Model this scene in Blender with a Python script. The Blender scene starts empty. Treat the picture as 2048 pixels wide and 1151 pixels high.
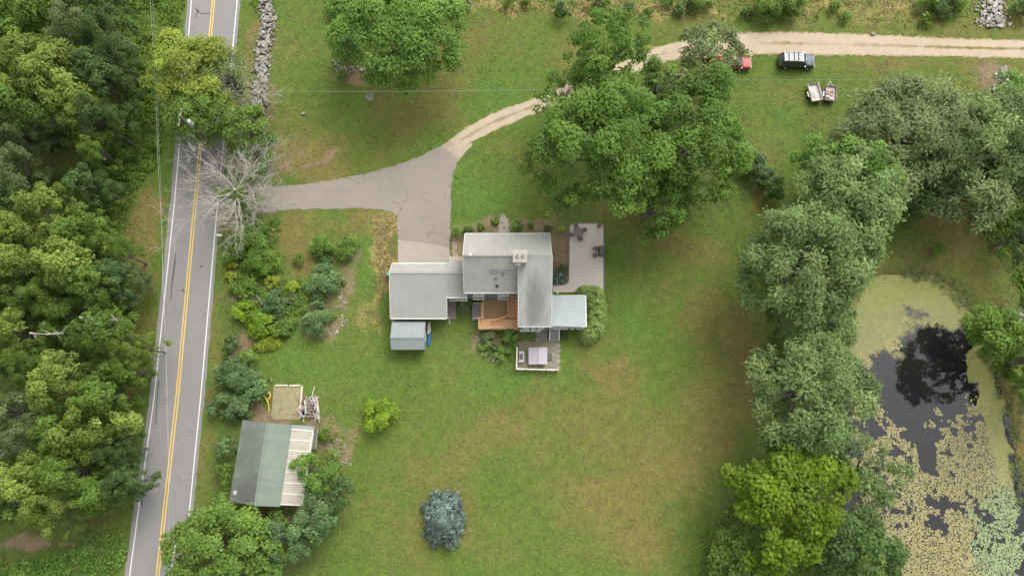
import bpy, math, random
import numpy as np
from mathutils import Vector
# ------------------------------------------------------------------ camera, sky, sun, exposure
S = bpy.context.scene
COL = S.collection
CH, TILT, FPX = 84.0, math.radians(11.3), 1365.33
ct, st = math.cos(TILT), math.sin(TILT)
cam = bpy.data.cameras.new('camera'); cam.sensor_width = 36; cam.lens = 24
cam.clip_start = 1; cam.clip_end = 3000
co = bpy.data.objects.new('camera', cam); COL.objects.link(co)
co.location = (0, 0, CH); co.rotation_euler = (TILT, 0, 0); S.camera = co

SUN_EL, SUN_AZ = math.radians(52), math.radians(28)      # azimuth clockwise from +Y (top of the picture)
w = bpy.data.worlds.new('World'); S.world = w; w.use_nodes = True
nt = w.node_tree; nt.nodes.clear()
sky = nt.nodes.new('ShaderNodeTexSky'); sky.sky_type = 'NISHITA'; sky.sun_disc = False
sky.sun_elevation = SUN_EL; sky.sun_rotation = SUN_AZ; sky.air_density = 1.0; sky.dust_density = 4.0; sky.ozone_density = 1.0
hs = nt.nodes.new('ShaderNodeHueSaturation'); hs.inputs['Saturation'].default_value = 0.16
bg = nt.nodes.new('ShaderNodeBackground'); bg.inputs['Strength'].default_value = 0.15
wo = nt.nodes.new('ShaderNodeOutputWorld')
nt.links.new(sky.outputs[0], hs.inputs['Color']); nt.links.new(hs.outputs[0], bg.inputs[0]); nt.links.new(bg.outputs[0], wo.inputs[0])
sl = bpy.data.lights.new('sun', 'SUN'); sl.energy = 0.8; sl.angle = math.radians(30); sl.color = (1, .96, .9)
so = bpy.data.objects.new('sun', sl); COL.objects.link(so)
sd = Vector((math.sin(SUN_AZ)*math.cos(SUN_EL), math.cos(SUN_AZ)*math.cos(SUN_EL), math.sin(SUN_EL)))
so.rotation_euler = sd.to_track_quat('Z', 'Y').to_euler(); so.location = sd*200
S.view_settings.view_transform = 'Standard'; S.view_settings.look = 'None'
S.view_settings.exposure = 0.86; S.view_settings.gamma = 1; S.view_settings.use_curve_mapping = False
S.cycles.max_bounces = 7; S.cycles.diffuse_bounces = 5; S.cycles.glossy_bounces = 2
S.cycles.transmission_bounces = 4; S.cycles.transparent_max_bounces = 6
S.cycles.caustics_reflective = False; S.cycles.caustics_refractive = False

# ------------------------------------------------------------------ helpers
def P(u, v, z=0.0):
    """photograph position (2048x1151) seen at height z -> point of the place"""
    dx = (u-1024)/FPX; dy = -(v-575.5)/FPX
    X, Y, Z = dx, dy*ct+st, dy*st-ct
    t = (CH-z)/(-Z)
    return Vector((X*t, Y*t, z))
def PM(v, z=0.0):
    dy = -(v-575.5)/FPX
    return FPX/((CH-z)/(ct-dy*st))          # picture px per metre
def XY(pts, z=0.0): return [tuple(P(u, v, z)[:2]) for u, v in pts]
R_ = math.radians
ORG = {}
def tag(o, label=None, cat=None, group=None, kind=None):
    if label: o['label'] = label
    if cat: o['category'] = cat
    if group: o['group'] = group
    if kind: o['kind'] = kind
    return o
def thing(name, label, cat, loc, group=None, rz=0, local=False):
    o = bpy.data.objects.new(name, None); COL.objects.link(o)
    o.empty_display_size = .3
    o.location = loc; o.rotation_euler = (0, 0, rz)
    tag(o, label, cat, group)
    ORG[o.name] = Vector((0, 0, 0)) if local else Vector(loc)
    return o
def link_mesh(name, me, m=None, parent=None):
    o = bpy.data.objects.new(name, me); COL.objects.link(o)
    if m is not None and not me.materials: me.materials.append(m)
    if parent: o.parent = parent; ORG[o.name] = ORG[parent.name]
    else: ORG[o.name] = Vector((0, 0, 0))
    return o

class MB:
    def __init__(s): s.v = []; s.f = []
    def add(s, vs, fs):
        n = len(s.v); s.v += [tuple(p) for p in vs]; s.f += [tuple(i+n for i in q) for q in fs]; return s
    def box(s, cx, cy, cz, sx, sy, sz, rz=0, rx=0):
        c, q = math.cos(rz), math.sin(rz); cr, sr = math.cos(rx), math.sin(rx); vs = []
        for dz in (-.5, .5):
            for dx, dy in ((-.5, -.5), (.5, -.5), (.5, .5), (-.5, .5)):
                x, y, z = dx*sx, dy*sy, dz*sz
                y, z = y*cr-z*sr, y*sr+z*cr
                vs.append((cx+x*c-y*q, cy+x*q+y*c, cz+z))
        return s.add(vs, [(3,2,1,0),(4,5,6,7),(0,1,5,4),(1,2,6,5),(2,3,7,6),(3,0,4,7)])
    def bx(s, x0, x1, y0, y1, z0, z1): return s.box((x0+x1)/2,(y0+y1)/2,(z0+z1)/2,abs(x1-x0),abs(y1-y0),abs(z1-z0))
    def prism(s, poly, z0, z1):
        n = len(poly)
        a = sum(poly[i][0]*poly[(i+1)%n][1]-poly[(i+1)%n][0]*poly[i][1] for i in range(n))
        if a < 0: poly = poly[::-1]
        s.add([(x,y,z0) for x,y in poly]+[(x,y,z1) for x,y in poly],
              [tuple(range(n-1,-1,-1)), tuple(range(n,2*n))]+[(i,(i+1)%n,n+(i+1)%n,n+i) for i in range(n)])
        return s
    def slab(s, q, t):
        """four corners of a roof plane (counter-clockwise from above), thickness t downwards"""
        b = [Vector(p)-Vector((0,0,t)) for p in q]
        return s.add(list(q)+b, [(0,1,2,3),(7,6,5,4),(0,4,5,1),(1,5,6,2),(2,6,7,3),(3,7,4,0)])
    def tube(s, pts, rad, n=6, cap=True):
        pts = [Vector(p) for p in pts]; k = len(pts)
        if not hasattr(rad, '__len__'): rad = [rad]*k
        vs = []; up = None
        for i, p in enumerate(pts):
            d = (pts[min(i+1,k-1)]-pts[max(i-1,0)])
            if d.length < 1e-6: d = Vector((0,0,1))
            d.normalize()
            if up is None: up = Vector((0,0,1)) if abs(d.z) < .9 else Vector((1,0,0))
            a = d.cross(up)
            if a.length < 1e-4: a = d.orthogonal()
            a.normalize(); b = d.cross(a); up = -b if False else up
            for j in range(n):
                t = 2*math.pi*j/n
                vs.append(p+a*(math.cos(t)*rad[i])+b*(math.sin(t)*rad[i]))
        fs = [(i*n+j, i*n+(j+1)%n, (i+1)*n+(j+1)%n, (i+1)*n+j) for i in range(k-1) for j in range(n)]
        if cap: fs += [tuple(range(n))[::-1], tuple(range((k-1)*n, k*n))]
        return s.add(vs, fs)
    def lathe(s, cx, cy, prof, n=16, sx=1, sy=1):
        vs = [(cx+r*sx*math.cos(2*math.pi*j/n), cy+r*sy*math.sin(2*math.pi*j/n), z) for r, z in prof for j in range(n)]
        k = len(prof)
        fs = [(i*n+j, i*n+(j+1)%n, (i+1)*n+(j+1)%n, (i+1)*n+j) for i in range(k-1) for j in range(n)]
        fs += [tuple(range(n))[::-1], tuple(range((k-1)*n, k*n))]
        return s.add(vs, fs)
    def build(s, name, m, parent=None, smooth=False, kind=None, label=None):
        o_ = ORG[parent.name] if parent else Vector((0,0,0))
        me = bpy.data.meshes.new(name)
        me.from_pydata([(x-o_.x, y-o_.y, z-o_.z) for x,y,z in s.v], [], s.f); me.validate(); me.update()
        if smooth:
            for p in me.polygons: p.use_smooth = True
        ob = link_mesh(name, me, m, parent)
        if kind: ob['kind'] = kind
        if label: ob['label'] = label
        return ob

# numpy noise
_rs = np.random.RandomState(7); _T = _rs.rand(256, 256)
def vnoise(x, y):
    xi = np.floor(x).astype(int); yi = np.floor(y).astype(int); fx = x-xi; fy = y-yi
    fx = fx*fx*(3-2*fx); fy = fy*fy*(3-2*fy)
    g = lambda a, b: _T[a & 255, b & 255]
    return (g(xi,yi)*(1-fx)+g(xi+1,yi)*fx)*(1-fy)+(g(xi,yi+1)*(1-fx)+g(xi+1,yi+1)*fx)*fy
def fbm(x, y, o=4):
    x = np.asarray(x, float); y = np.asarray(y, float); t = 0; a = .5; n = 0
    for i in range(o): t = t+a*vnoise(x*2**i+17.3*i, y*2**i+5.1*i); n += a; a *= .5
    return t/n
def inside(poly, x, y):
    x = np.asarray(x, float); y = np.asarray(y, float); r = np.zeros(x.shape, bool); n = len(poly)
    for i in range(n):
        x0, y0 = poly[i]; x1, y1 = poly[(i+1) % n]
        c = ((y0 > y) != (y1 > y)) & (x < (x1-x0)*(y-y0)/((y1-y0) if y1 != y0 else 1e-9)+x0)
        r ^= c
    return r
def dist_poly(poly, x, y):
    d = np.full(np.shape(x), 1e9); n = len(poly)
    for i in range(n):
        x0, y0 = poly[i]; x1, y1 = poly[(i+1) % n]; dx, dy = x1-x0, y1-y0
        t = np.clip(((x-x0)*dx+(y-y0)*dy)/(dx*dx+dy*dy+1e-9), 0, 1)
        d = np.minimum(d, np.hypot(x-x0-t*dx, y-y0-t*dy))
    return d
def in_px(poly_px, n, rng, z=0):
    poly = XY(poly_px, z); xs = [p[0] for p in poly]; ys = [p[1] for p in poly]
    out = []; got = 0
    while got < n:
        a = rng.uniform(min(xs), max(xs), n*2); b = rng.uniform(min(ys), max(ys), n*2)
        k = inside(poly, a, b); out.append(np.stack([a[k], b[k]], 1)); got += k.sum()
    return np.concatenate(out)[:n]
def fast_mesh(name, V, k, tint=None):
    """V: (N*k,3) array of separate k-gons; tint: (N,4)"""
    me = bpy.data.meshes.new(name); n = len(V)//k
    me.vertices.add(len(V)); me.vertices.foreach_set('co', np.ascontiguousarray(V, np.float32).ravel())
    me.loops.add(len(V)); me.loops.foreach_set('vertex_index', np.arange(len(V), dtype=np.int32))
    me.polygons.add(n); me.polygons.foreach_set('loop_start', (np.arange(n)*k).astype(np.int32))
    if tint is not None:
        a = me.attributes.new('tint', 'FLOAT_COLOR', 'FACE'); a.data.foreach_set('color', np.ascontiguousarray(tint, np.float32).ravel())
    me.update(calc_edges=True); return me

# ------------------------------------------------------------------ materials
def newmat(name):
    m = bpy.data.materials.new(name); m.use_nodes = True; t = m.node_tree; t.nodes.clear()
    o = t.nodes.new('ShaderNodeOutputMaterial'); return m, t, o
def N(t, ty, **kw):
    n = t.nodes.new(ty)
    for k, v in kw.items():
        if k in n.inputs: n.inputs[k].default_value = v
        else: setattr(n, k, v)
    return n
def objco(t, scale=(1,1,1)):
    g = t.nodes.new('ShaderNodeNewGeometry'); mp = t.nodes.new('ShaderNodeMapping'); mp.inputs['Scale'].default_value = scale
    t.links.new(g.outputs['Position'], mp.inputs[0]); return mp.outputs[0]
def noise(t, scale, detail=4, rough=.6, co=None, sc=(1,1,1)):
    n = N(t, 'ShaderNodeTexNoise', Scale=scale, Detail=detail, Roughness=rough)
    t.links.new(co if co else objco(t, sc), n.inputs['Vector']); return n.outputs[0]
def ramp(t, fac, a, b, ca=(0,0,0,1), cb=(1,1,1,1)):
    r = t.nodes.new('ShaderNodeValToRGB'); e = r.color_ramp.elements
    e[0].position = a; e[1].position = b; e[0].color = ca; e[1].color = cb
    t.links.new(fac, r.inputs[0]); return r.outputs[0]
def mixc(t, fac, a, b, mode='MIX'):
    n = t.nodes.new('ShaderNodeMix'); n.data_type = 'RGBA'; n.blend_type = mode
    for s_, x in ((0, fac), (6, a), (7, b)):
        if isinstance(x, (int, float)): n.inputs[s_].default_value = x
        elif isinstance(x, tuple): n.inputs[s_].default_value = x if len(x) == 4 else (*x, 1)
        else: t.links.new(x, n.inputs[s_])
    return n.outputs[2]
def math_(t, op, a, b=0.0):
    n = t.nodes.new('ShaderNodeMath'); n.operation = op
    for i, x in enumerate((a, b)):
        if isinstance(x, (int, float)): n.inputs[i].default_value = x
        else: t.links.new(x, n.inputs[i])
    return n.outputs[0]
def attr(t, name, ch=None):
    a = t.nodes.new('ShaderNodeAttribute'); a.attribute_name = name
    if ch is None: return a.outputs['Color']
    s = t.nodes.new('ShaderNodeSeparateColor'); t.links.new(a.outputs['Color'], s.inputs[0]); return s.outputs[ch]
def mat(name, c, rough=.8, var=.25, scale=3.0, bump=0.0, c2=None, metal=0, bscale=None, spec=.3, stretch=(1,1,1), fine=True):
    """colour with two sizes of mottling"""
    m, t, o = newmat(name)
    b = N(t, 'ShaderNodeBsdfPrincipled', Roughness=rough, Metallic=metal); b.inputs['Specular IOR Level'].default_value = spec
    c2 = c2 or tuple(x*(1-var) for x in c)
    c1 = tuple(min(1, x*(1+var*.6)) for x in c)
    n1 = noise(t, scale, 5, .65, sc=stretch)
    col = mixc(t, ramp(t, n1, .32, .68), c1, c2)
    if fine:
        n2 = noise(t, scale*6, 3, .7, sc=stretch)
        col = mixc(t, .5, col, mixc(t, n2, tuple(x*.75 for x in c1), tuple(min(1, x*1.2) for x in c1)))
    t.links.new(col, b.inputs['Base Color'])
    if bump:
        bm = N(t, 'ShaderNodeBump', Strength=bump, Distance=.05)
        t.links.new(noise(t, bscale or scale*5, 4, .7, sc=stretch), bm.inputs['Height']); t.links.new(bm.outputs[0], b.inputs['Normal'])
    t.links.new(b.outputs[0], o.inputs[0]); return m
_leafm = {}
def leafmat(name, c, cy=None, trans=.46):
    """foliage: c main, cy the second leaf colour picked by tint.g; tint.r scales each leaf"""
    if name in _leafm: return _leafm[name]
    m, t, o = newmat(name)
    cy = cy or (c[0]*1.6, c[1]*1.3, c[2]*1.1)
    col = mixc(t, attr(t, 'tint', 1), c, cy)
    col = mixc(t, ramp(t, noise(t, .22, 3), .35, .65), col, mixc(t, .35, col, cy))
    s = t.nodes.new('ShaderNodeVectorMath'); s.operation = 'SCALE'
    t.links.new(col, s.inputs[0]); t.links.new(attr(t, 'tint', 0), s.inputs['Scale'])
    d = N(t, 'ShaderNodeBsdfPrincipled', Roughness=.55); d.inputs['Specular IOR Level'].default_value = .25
    tr = N(t, 'ShaderNodeBsdfTranslucent'); mx = N(t, 'ShaderNodeMixShader', Fac=trans)
    t.links.new(s.outputs[0], d.inputs['Base Color']); t.links.new(s.outputs[0], tr.inputs[0])
    t.links.new(d.outputs[0], mx.inputs[1]); t.links.new(tr.outputs[0], mx.inputs[2]); t.links.new(mx.outputs[0], o.inputs[0])
    _leafm[name] = m; return m
L = {
 'light': leafmat('leaf_yellow_green', (.25,.335,.065), (.37,.45,.10)),
 'mid':   leafmat('leaf_mid_green', (.145,.26,.045), (.25,.365,.07)),
 'fresh': leafmat('leaf_fresh_green', (.155,.30,.050), (.26,.40,.08)),
 'bright':leafmat('leaf_bright_yellow_green', (.135,.235,.014), (.225,.33,.024)),
 'dark':  leafmat('leaf_dark_green', (.092,.172,.048), (.16,.245,.07)),
 'grey':  leafmat('leaf_grey_green', (.19,.25,.092), (.29,.345,.145)),
 'silver':leafmat('leaf_silver_green', (.170,.265,.082), (.31,.405,.15)),
 'blue':  leafmat('needle_blue_green', (.105,.155,.125), (.225,.29,.25), .1),
 'bluish':leafmat('leaf_blue_green', (.125,.225,.078), (.22,.33,.125)),
 'yellow':leafmat('leaf_yellow', (.31,.40,.045), (.46,.53,.07)),
 'turning':leafmat('leaf_turning_yellow', (.27,.36,.06), (.38,.44,.08)),
 'grove': leafmat('leaf_deep_green', (.105,.215,.032), (.215,.325,.058)),
 'lime':  leafmat('leaf_lime_green', (.22,.37,.03), (.33,.48,.045)),
 'tan':   leafmat('dry_stalk_tan', (.34,.28,.12), (.48,.37,.18)),
 'weed':  leafmat('weed_green', (.14,.265,.040), (.26,.37,.065)),
}
M = {
 'white': mat('white_trim_paint', (.70,.69,.64), .5, .06, 4),
 'shingle': None,
 'siding': mat('blue_grey_siding', (.16,.20,.21), .6, .12, 2),
 'glass': None,
 'bark': mat('grey_brown_bark', (.15,.135,.115), .9, .35, 5, .4),
 'deadwood': mat('bleached_dead_wood', (.42,.39,.33), .8, .3, 3),
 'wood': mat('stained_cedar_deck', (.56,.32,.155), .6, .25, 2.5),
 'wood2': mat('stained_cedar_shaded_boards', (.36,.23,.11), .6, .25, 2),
 'greywood': mat('weathered_grey_wood', (.24,.215,.19), .8, .3, 3),
 'stone': mat('field_stone', (.24,.22,.185), .85, .35, 2.2, .3),
 'stone2': mat('pale_field_stone', (.28,.26,.22), .85, .3, 2.2, .3),
 'slate': mat('dark_slate', (.17,.18,.18), .7, .4, 4, .2),
 'dirt': mat('bare_soil', (.22,.155,.105), .95, .3, 1.2, .5),
 'mulch': mat('brown_mulch', (.17,.12,.075), .95, .35, 2.5, .5),
 'concrete': mat('pale_concrete', (.34,.30,.255), .85, .15, 1.2, .1),
 'steel': mat('galvanised_steel', (.42,.42,.42), .4, .2, 5, metal=.6),
 'black': mat('black_plastic', (.025,.025,.028), .45, .2, 5),
 'rubber': mat('tyre_rubber', (.03,.03,.03), .8, .2, 8),
 'rust': mat('rusty_scrap', (.22,.13,.09), .85, .5, 4, .3),
 'plank': mat('pale_board', (.62,.55,.42), .7, .2, 3),
 'bluep': mat('blue_tarp', (.03,.13,.34), .5, .15, 4),
 'purple': mat('blue_violet_plastic', (.12,.13,.62), .4, .1, 4),
 'yellowp': mat('yellow_painted_steel', (.72,.48,.10), .5, .2, 4),
 'wire': mat('aluminium_wire', (.40,.40,.37), .4, .1, 1),
 'pole': mat('weathered_pole_wood', (.20,.175,.145), .85, .25, 3),
 'insul': mat('pale_grey_enamel', (.42,.44,.42), .35, .1, 3),
}
# glass: dark pane that mirrors the sky
m, t, o = newmat('window_glass'); b = N(t, 'ShaderNodeBsdfPrincipled', Roughness=.06); b.inputs['Base Color'].default_value = (.03,.04,.045,1)
b.inputs['Specular IOR Level'].default_value = .8; t.links.new(b.outputs[0], o.inputs[0]); M['glass'] = m
def shingle(name, c, tone2, axis='y', stain=None, pitch=.15, stk=.45, spot=None):
    """asphalt shingles: courses, single-tab tone, streaked stains"""
    m, t, o = newmat(name); b = N(t, 'ShaderNodeBsdfPrincipled', Roughness=.88); b.inputs['Specular IOR Level'].default_value = .35
    mp = objco(t) if axis == 'y' else None
    if axis != 'y':
        g = t.nodes.new('ShaderNodeNewGeometry'); mm = t.nodes.new('ShaderNodeMapping'); mm.inputs['Rotation'].default_value = (0,0,R_(90)); t.links.new(g.outputs['Position'], mm.inputs[0]); mp = mm.outputs[0]
    br = N(t, 'ShaderNodeTexBrick', Scale=1.0); br.inputs['Brick Width'].default_value = .33; br.inputs['Row Height'].default_value = pitch
    br.inputs['Mortar Size'].default_value = .012; br.inputs['Color1'].default_value = (*c,1); br.inputs['Color2'].default_value = (*tone2,1); br.inputs['Mortar'].default_value = (*[x*.72 for x in c],1)
    t.links.new(mp, br.inputs['Vector'])
    col = mixc(t, .65, br.outputs[0], mixc(t, noise(t, 12, 4, .8), tuple(x*.8 for x in c), tuple(x*1.15 for x in c)))
    sc = (1.6, .28, .3) if axis == 'y' else (.28, 1.6, .3)
    f = math_(t, 'MULTIPLY', ramp(t, noise(t, 1.0, 6, .75, sc=sc), .40, .70), ramp(t, noise(t, .30, 4, .7), .35, .60))
    col = mixc(t, math_(t, 'MULTIPLY', f, stk), col, stain or tuple(x*.6 for x in c))
    f2 = ramp(t, noise(t, .45, 3, .6), .4, .7)
    col = mixc(t, math_(t, 'MULTIPLY', f2, .22), col, tuple(x*.7 for x in c))
    for (su, sv, rx_, ry_, k_, c_) in (spot or ()):      # weathering stain with its own place on the roof
        q_ = P(su, sv, 5); g_ = t.nodes.new('ShaderNodeNewGeometry'); m2 = t.nodes.new('ShaderNodeMapping'); m2.vector_type = 'TEXTURE'
        m2.inputs['Location'].default_value = (q_.x, q_.y, 0); m2.inputs['Scale'].default_value = (rx_, ry_, 1e4)
        t.links.new(g_.outputs['Position'], m2.inputs[0]); gr_ = N(t, 'ShaderNodeTexGradient', gradient_type='SPHERICAL'); t.links.new(m2.outputs[0], gr_.inputs[0])
        f3 = ramp(t, math_(t, 'ADD', gr_.outputs['Fac'], math_(t, 'MULTIPLY', math_(t, 'SUBTRACT', noise(t, 1.1, 5, .7, sc=sc), .5), .9)), .1, .65)
        col = mixc(t, math_(t, 'MULTIPLY', f3, k_), col, c_)
    bm = N(t, 'ShaderNodeBump', Strength=.5, Distance=.02); t.links.new(br.outputs['Fac'], bm.inputs['Height']); bm.invert = True
    t.links.new(bm.outputs[0], b.inputs['Normal']); t.links.new(col, b.inputs['Base Color']); t.links.new(b.outputs[0], o.inputs[0]); return m
M['shingle'] = shingle('light_grey_shingles', (.375,.37,.335), (.335,.33,.295), stain=(.24,.235,.21), stk=.6)
M['shingle_wing'] = shingle('grey_shingles_stained', (.40,.395,.365), (.36,.355,.33), stain=(.16,.16,.145), stk=.7, spot=[(1070,612,1.7,4.6,.75,(.17,.17,.155))])
M['shingle_sun'] = shingle('pale_blue_grey_shingles', (.44,.485,.485), (.41,.45,.455))
M['shingle_shed'] = shingle('blue_green_grey_shingles', (.30,.34,.325), (.26,.30,.29), stain=(.14,.15,.15))
M['shingle_barn'] = shingle('green_shingles', (.215,.26,.205), (.19,.235,.185), 'x', stain=(.13,.14,.12), stk=.7)
M['shingle_barnw'] = shingle('grey_worn_shingles', (.215,.25,.205), (.19,.225,.18), 'x', stain=(.085,.08,.075), stk=.8, spot=[(490,985,3.2,2.6,.8,(.10,.095,.09)),(488,910,2.6,6,.6,(.135,.145,.12))])
# ------------------------------------------------------------------ ground
POND_PX = [(1722,610),(1742,578),(1790,556),(1860,566),(1912,600),(1938,650),(1958,705),(1985,770),(2005,840),(2016,905),(2030,980),(2060,1060),(2090,1250),(1930,1290),(1830,1200),(1790,1110),(1700,1010),(1675,900),(1700,780),(1712,690)]
POND = XY(POND_PX)
GX0, GX1, GY0, GY1, GS = -88.0, 88.0, -34.0, 72.0, .4
nx, ny = int((GX1-GX0)/GS)+1, int((GY1-GY0)/GS)+1
gx, gy = np.meshgrid(np.linspace(GX0, GX1, nx), np.linspace(GY0, GY1, ny))
dp = dist_poly(POND, gx, gy)*np.where(inside(POND, gx, gy), -1, 1)
gz = np.where(dp < 1.6, np.clip((dp-1.6)*.45, -1.6, 0), 0)
def blobs(lst, warp=1.0):
    wgt = np.zeros(gx.shape)
    wx = gx+(fbm(gx*.35+9, gy*.35, 3)-.5)*5*warp; wy = gy+(fbm(gx*.35, gy*.35+40, 3)-.5)*5*warp
    for b in lst:
        u, v, ru, rv, k = b[:5]; p = P(u, v); s = PM(v); ang = R_(b[5]) if len(b) > 5 else 0
        dx, dy = wx-p.x, wy-p.y
        a = (dx*math.cos(ang)+dy*math.sin(ang))/(ru/s); c = (-dx*math.sin(ang)+dy*math.cos(ang))/(rv/s)
        wgt = np.maximum(wgt, k*np.exp(-(a*a+c*c)**1.3*.7))
    return wgt
dry = blobs([(620,300,70,55,.8),(600,235,50,40,.4),(575,120,30,90,.35),(640,345,60,25,.7),(700,445,70,28,.75),(590,490,30,60,.95),(1222,758,55,50,1.1),(1185,850,120,70,.65),(1495,720,50,120,1.15),(1388,630,4,60,.9,18),(1412,720,4,60,.9,14),(1440,800,4,50,.7,16),(760,990,90,10,.5,30),(690,980,14,80,.5,20),(1400,640,60,70,.8),(1420,820,80,80,.8),
  (1300,900,140,90,.7),(1060,890,90,60,.45),(1180,1000,120,60,.5),(1240,1090,120,50,.5),(900,790,60,40,.3),(920,880,80,50,.35),(700,660,60,50,.3),(810,900,70,80,.3),(800,1060,100,60,.4),(1000,1080,60,50,.4),
  (1330,980,60,80,.6),(1430,520,60,70,.4),(1350,470,60,30,.4),(1520,400,30,50,.6),(1900,455,75,60,1),(1850,530,90,40,.7),(1960,560,60,60,.8),(2000,520,40,40,.7),(2035,900,30,190,1),(1990,760,20,100,.6),(1570,190,60,30,.5),(1640,250,40,40,.4),
  (960,90,80,40,.5),(1010,50,90,20,.5),(840,240,60,30,.2),(285,470,28,70,.85),(285,560,25,60,.8),(265,640,25,60,.7),(268,800,18,150,.9),(255,950,15,90,.7),(443,580,13,60,.85),(432,640,14,80,.9),(425,760,12,90,.8),(415,880,14,100,.7),(402,960,14,80,.5),
  (120,320,80,30,.9),(230,1020,50,30,.5),(560,470,20,80,.6),(1700,130,60,20,.4),(1800,120,120,14,.6),(500,100,14,100,.5),(510,40,14,50,.7),(1700,50,260,20,.4),(1240,40,240,14,.3),(760,330,60,30,.2),(1100,400,40,40,.2),(1800,1120,60,30,.3)])
dry = np.clip(dry*(.55+.9*fbm(gx*.6, gy*.6, 4))+np.clip((fbm(gx*.12+31, gy*.12+7, 4)-.50)*2.4, 0, .6), 0, 1.1)
lush = blobs([(985,765,85,28,.75),(905,700,50,70,.8),(870,670,50,30,.8),(960,400,60,60,.7),(920,350,30,60,.6),(735,560,22,60,.8),(740,470,20,50,.8),(700,540,30,80,.4),(1250,600,40,120,.7),(1240,480,30,60,.5),(1060,740,70,40,.6),(1150,720,60,30,.6),
  (640,740,60,50,.5),(600,730,60,30,.5),(1780,112,120,9,.9),(1670,112,40,8,.9),(330,130,45,180,.9),(300,60,40,90,.7),(980,205,140,50,.55),(800,240,120,40,.5),(1480,180,100,50,.4),(1560,260,60,70,.5),(740,800,30,90,.35),(1100,250,60,60,.4),(700,1000,40,80,.2),
  (1870,500,25,18,.5),(1970,430,30,30,.7),(420,680,6,260,.5),(640,55,30,40,.4),(1000,350,60,30,.5)])
dirt = blobs([(718,158,44,20,1.2),(640,326,16,10,1.1),(668,314,14,12,1.1),(618,332,12,8,1.0),(600,300,14,8,.8),(575,345,12,10,.8),(590,285,30,20,.35),(622,850,26,30,.9),(560,1022,110,12,1),(690,905,15,38,.9),(655,880,25,45,.8),(530,830,40,18,1),(710,990,14,30,.5),(480,690,22,32,1),(468,570,14,30,.9),(520,600,30,24,.7),(690,575,18,55,.8),
  (665,655,40,14,.9),(640,620,40,50,.6),(700,505,20,26,.8),(575,610,30,30,.6),(1010,458,130,18,.95),(915,497,12,42,1),(1120,510,22,70,1.2),(985,690,45,34,.8),(1075,665,60,18,.5),(1985,150,34,30,1),(55,1094,60,13,1.1),(160,1085,40,8,.7),(740,196,10,5,.8),
  (540,225,26,70,.6),(560,320,26,40,.7),(570,100,14,30,.2),(520,120,24,130,.5),(1690,28,20,10,.4),(450,450,18,24,.7),(640,985,60,22,.6),(510,1040,60,22,.9),(600,862,90,9,.6),(920,620,30,22,.3)], .6)
straw = blobs([(772,455,20,40,1.2),(766,510,18,50,1.2),(758,580,14,50,.8),(745,640,18,50,.55),(770,430,16,12,1),(1000,8,60,14,1.1),(1065,22,50,9,1.1),(1190,8,60,22,1.1),(1320,18,60,16,1),(1180,26,90,10,.9),(1440,16,30,18,.8),(1600,18,40,18,.8),(1480,38,40,6,.6),(1660,12,60,14,.7),(1760,30,90,16,.6),
  (1800,12,60,20,.7),(1900,12,30,30,.5),(1860,50,90,5,.5),(700,880,14,90,.3),(690,970,20,50,.35),(1600,100,120,4,.4),(1800,72,180,5,.5),(1720,20,30,24,.6),(2040,30,20,40,.5),(1300,100,20,8,.9),(1000,300,14,4,.3)], .8)
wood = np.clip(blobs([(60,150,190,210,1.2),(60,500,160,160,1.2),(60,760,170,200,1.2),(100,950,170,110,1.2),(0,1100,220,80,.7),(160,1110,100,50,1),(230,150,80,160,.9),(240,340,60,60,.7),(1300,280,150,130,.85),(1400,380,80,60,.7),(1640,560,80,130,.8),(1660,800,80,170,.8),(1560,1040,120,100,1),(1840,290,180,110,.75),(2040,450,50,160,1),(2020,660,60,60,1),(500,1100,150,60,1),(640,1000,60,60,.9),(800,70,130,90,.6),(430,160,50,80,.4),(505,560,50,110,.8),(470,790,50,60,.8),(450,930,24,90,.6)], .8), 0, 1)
mud = np.clip(1-dp/2.0, 0, 1)*(.6+.5*fbm(gx*.8, gy*.8, 3))
far = np.maximum(np.maximum(np.abs(gx)-74, 0), 0)/10
verts = np.stack([gx, gy, gz], -1).reshape(-1, 3)
i = np.arange((ny-1)*nx).reshape(ny-1, nx)[:, :-1].ravel()
me = bpy.data.meshes.new('ground'); nf = len(i)
me.vertices.add(len(verts)); me.vertices.foreach_set('co', verts.astype(np.float32).ravel())
me.loops.add(nf*4); me.loops.foreach_set('vertex_index', np.stack([i, i+1, i+nx+1, i+nx], 1).astype(np.int32).ravel())
me.polygons.add(nf); me.polygons.foreach_set('loop_start', (np.arange(nf)*4).astype(np.int32))
def vattr(me, name, r, g, b):
    a = me.attributes.new(name, 'FLOAT_COLOR', 'POINT')
    a.data.foreach_set('color', np.stack([r.ravel(), g.ravel(), b.ravel(), np.ones(r.size)], 1).astype(np.float32).ravel())
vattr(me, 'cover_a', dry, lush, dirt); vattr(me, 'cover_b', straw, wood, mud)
me.update(calc_edges=True)
for p in me.polygons: p.use_smooth = True
m, t, o = newmat('mown_lawn'); b = N(t, 'ShaderNodeBsdfPrincipled', Roughness=.9); b.inputs['Specular IOR Level'].default_value = .15
G1 = noise(t, .35, 5, .65); G2 = noise(t, 2.2, 5, .7); G3 = noise(t, 5, 4, .85); G7 = noise(t, .6, 6, .85)
col = mixc(t, ramp(t, G1, .33, .67), (.082,.152,.024), (.108,.158,.029))
col = mixc(t, math_(t, 'MULTIPLY', ramp(t, G2, .42, .7), .5), col, (.080,.125,.022))
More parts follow.
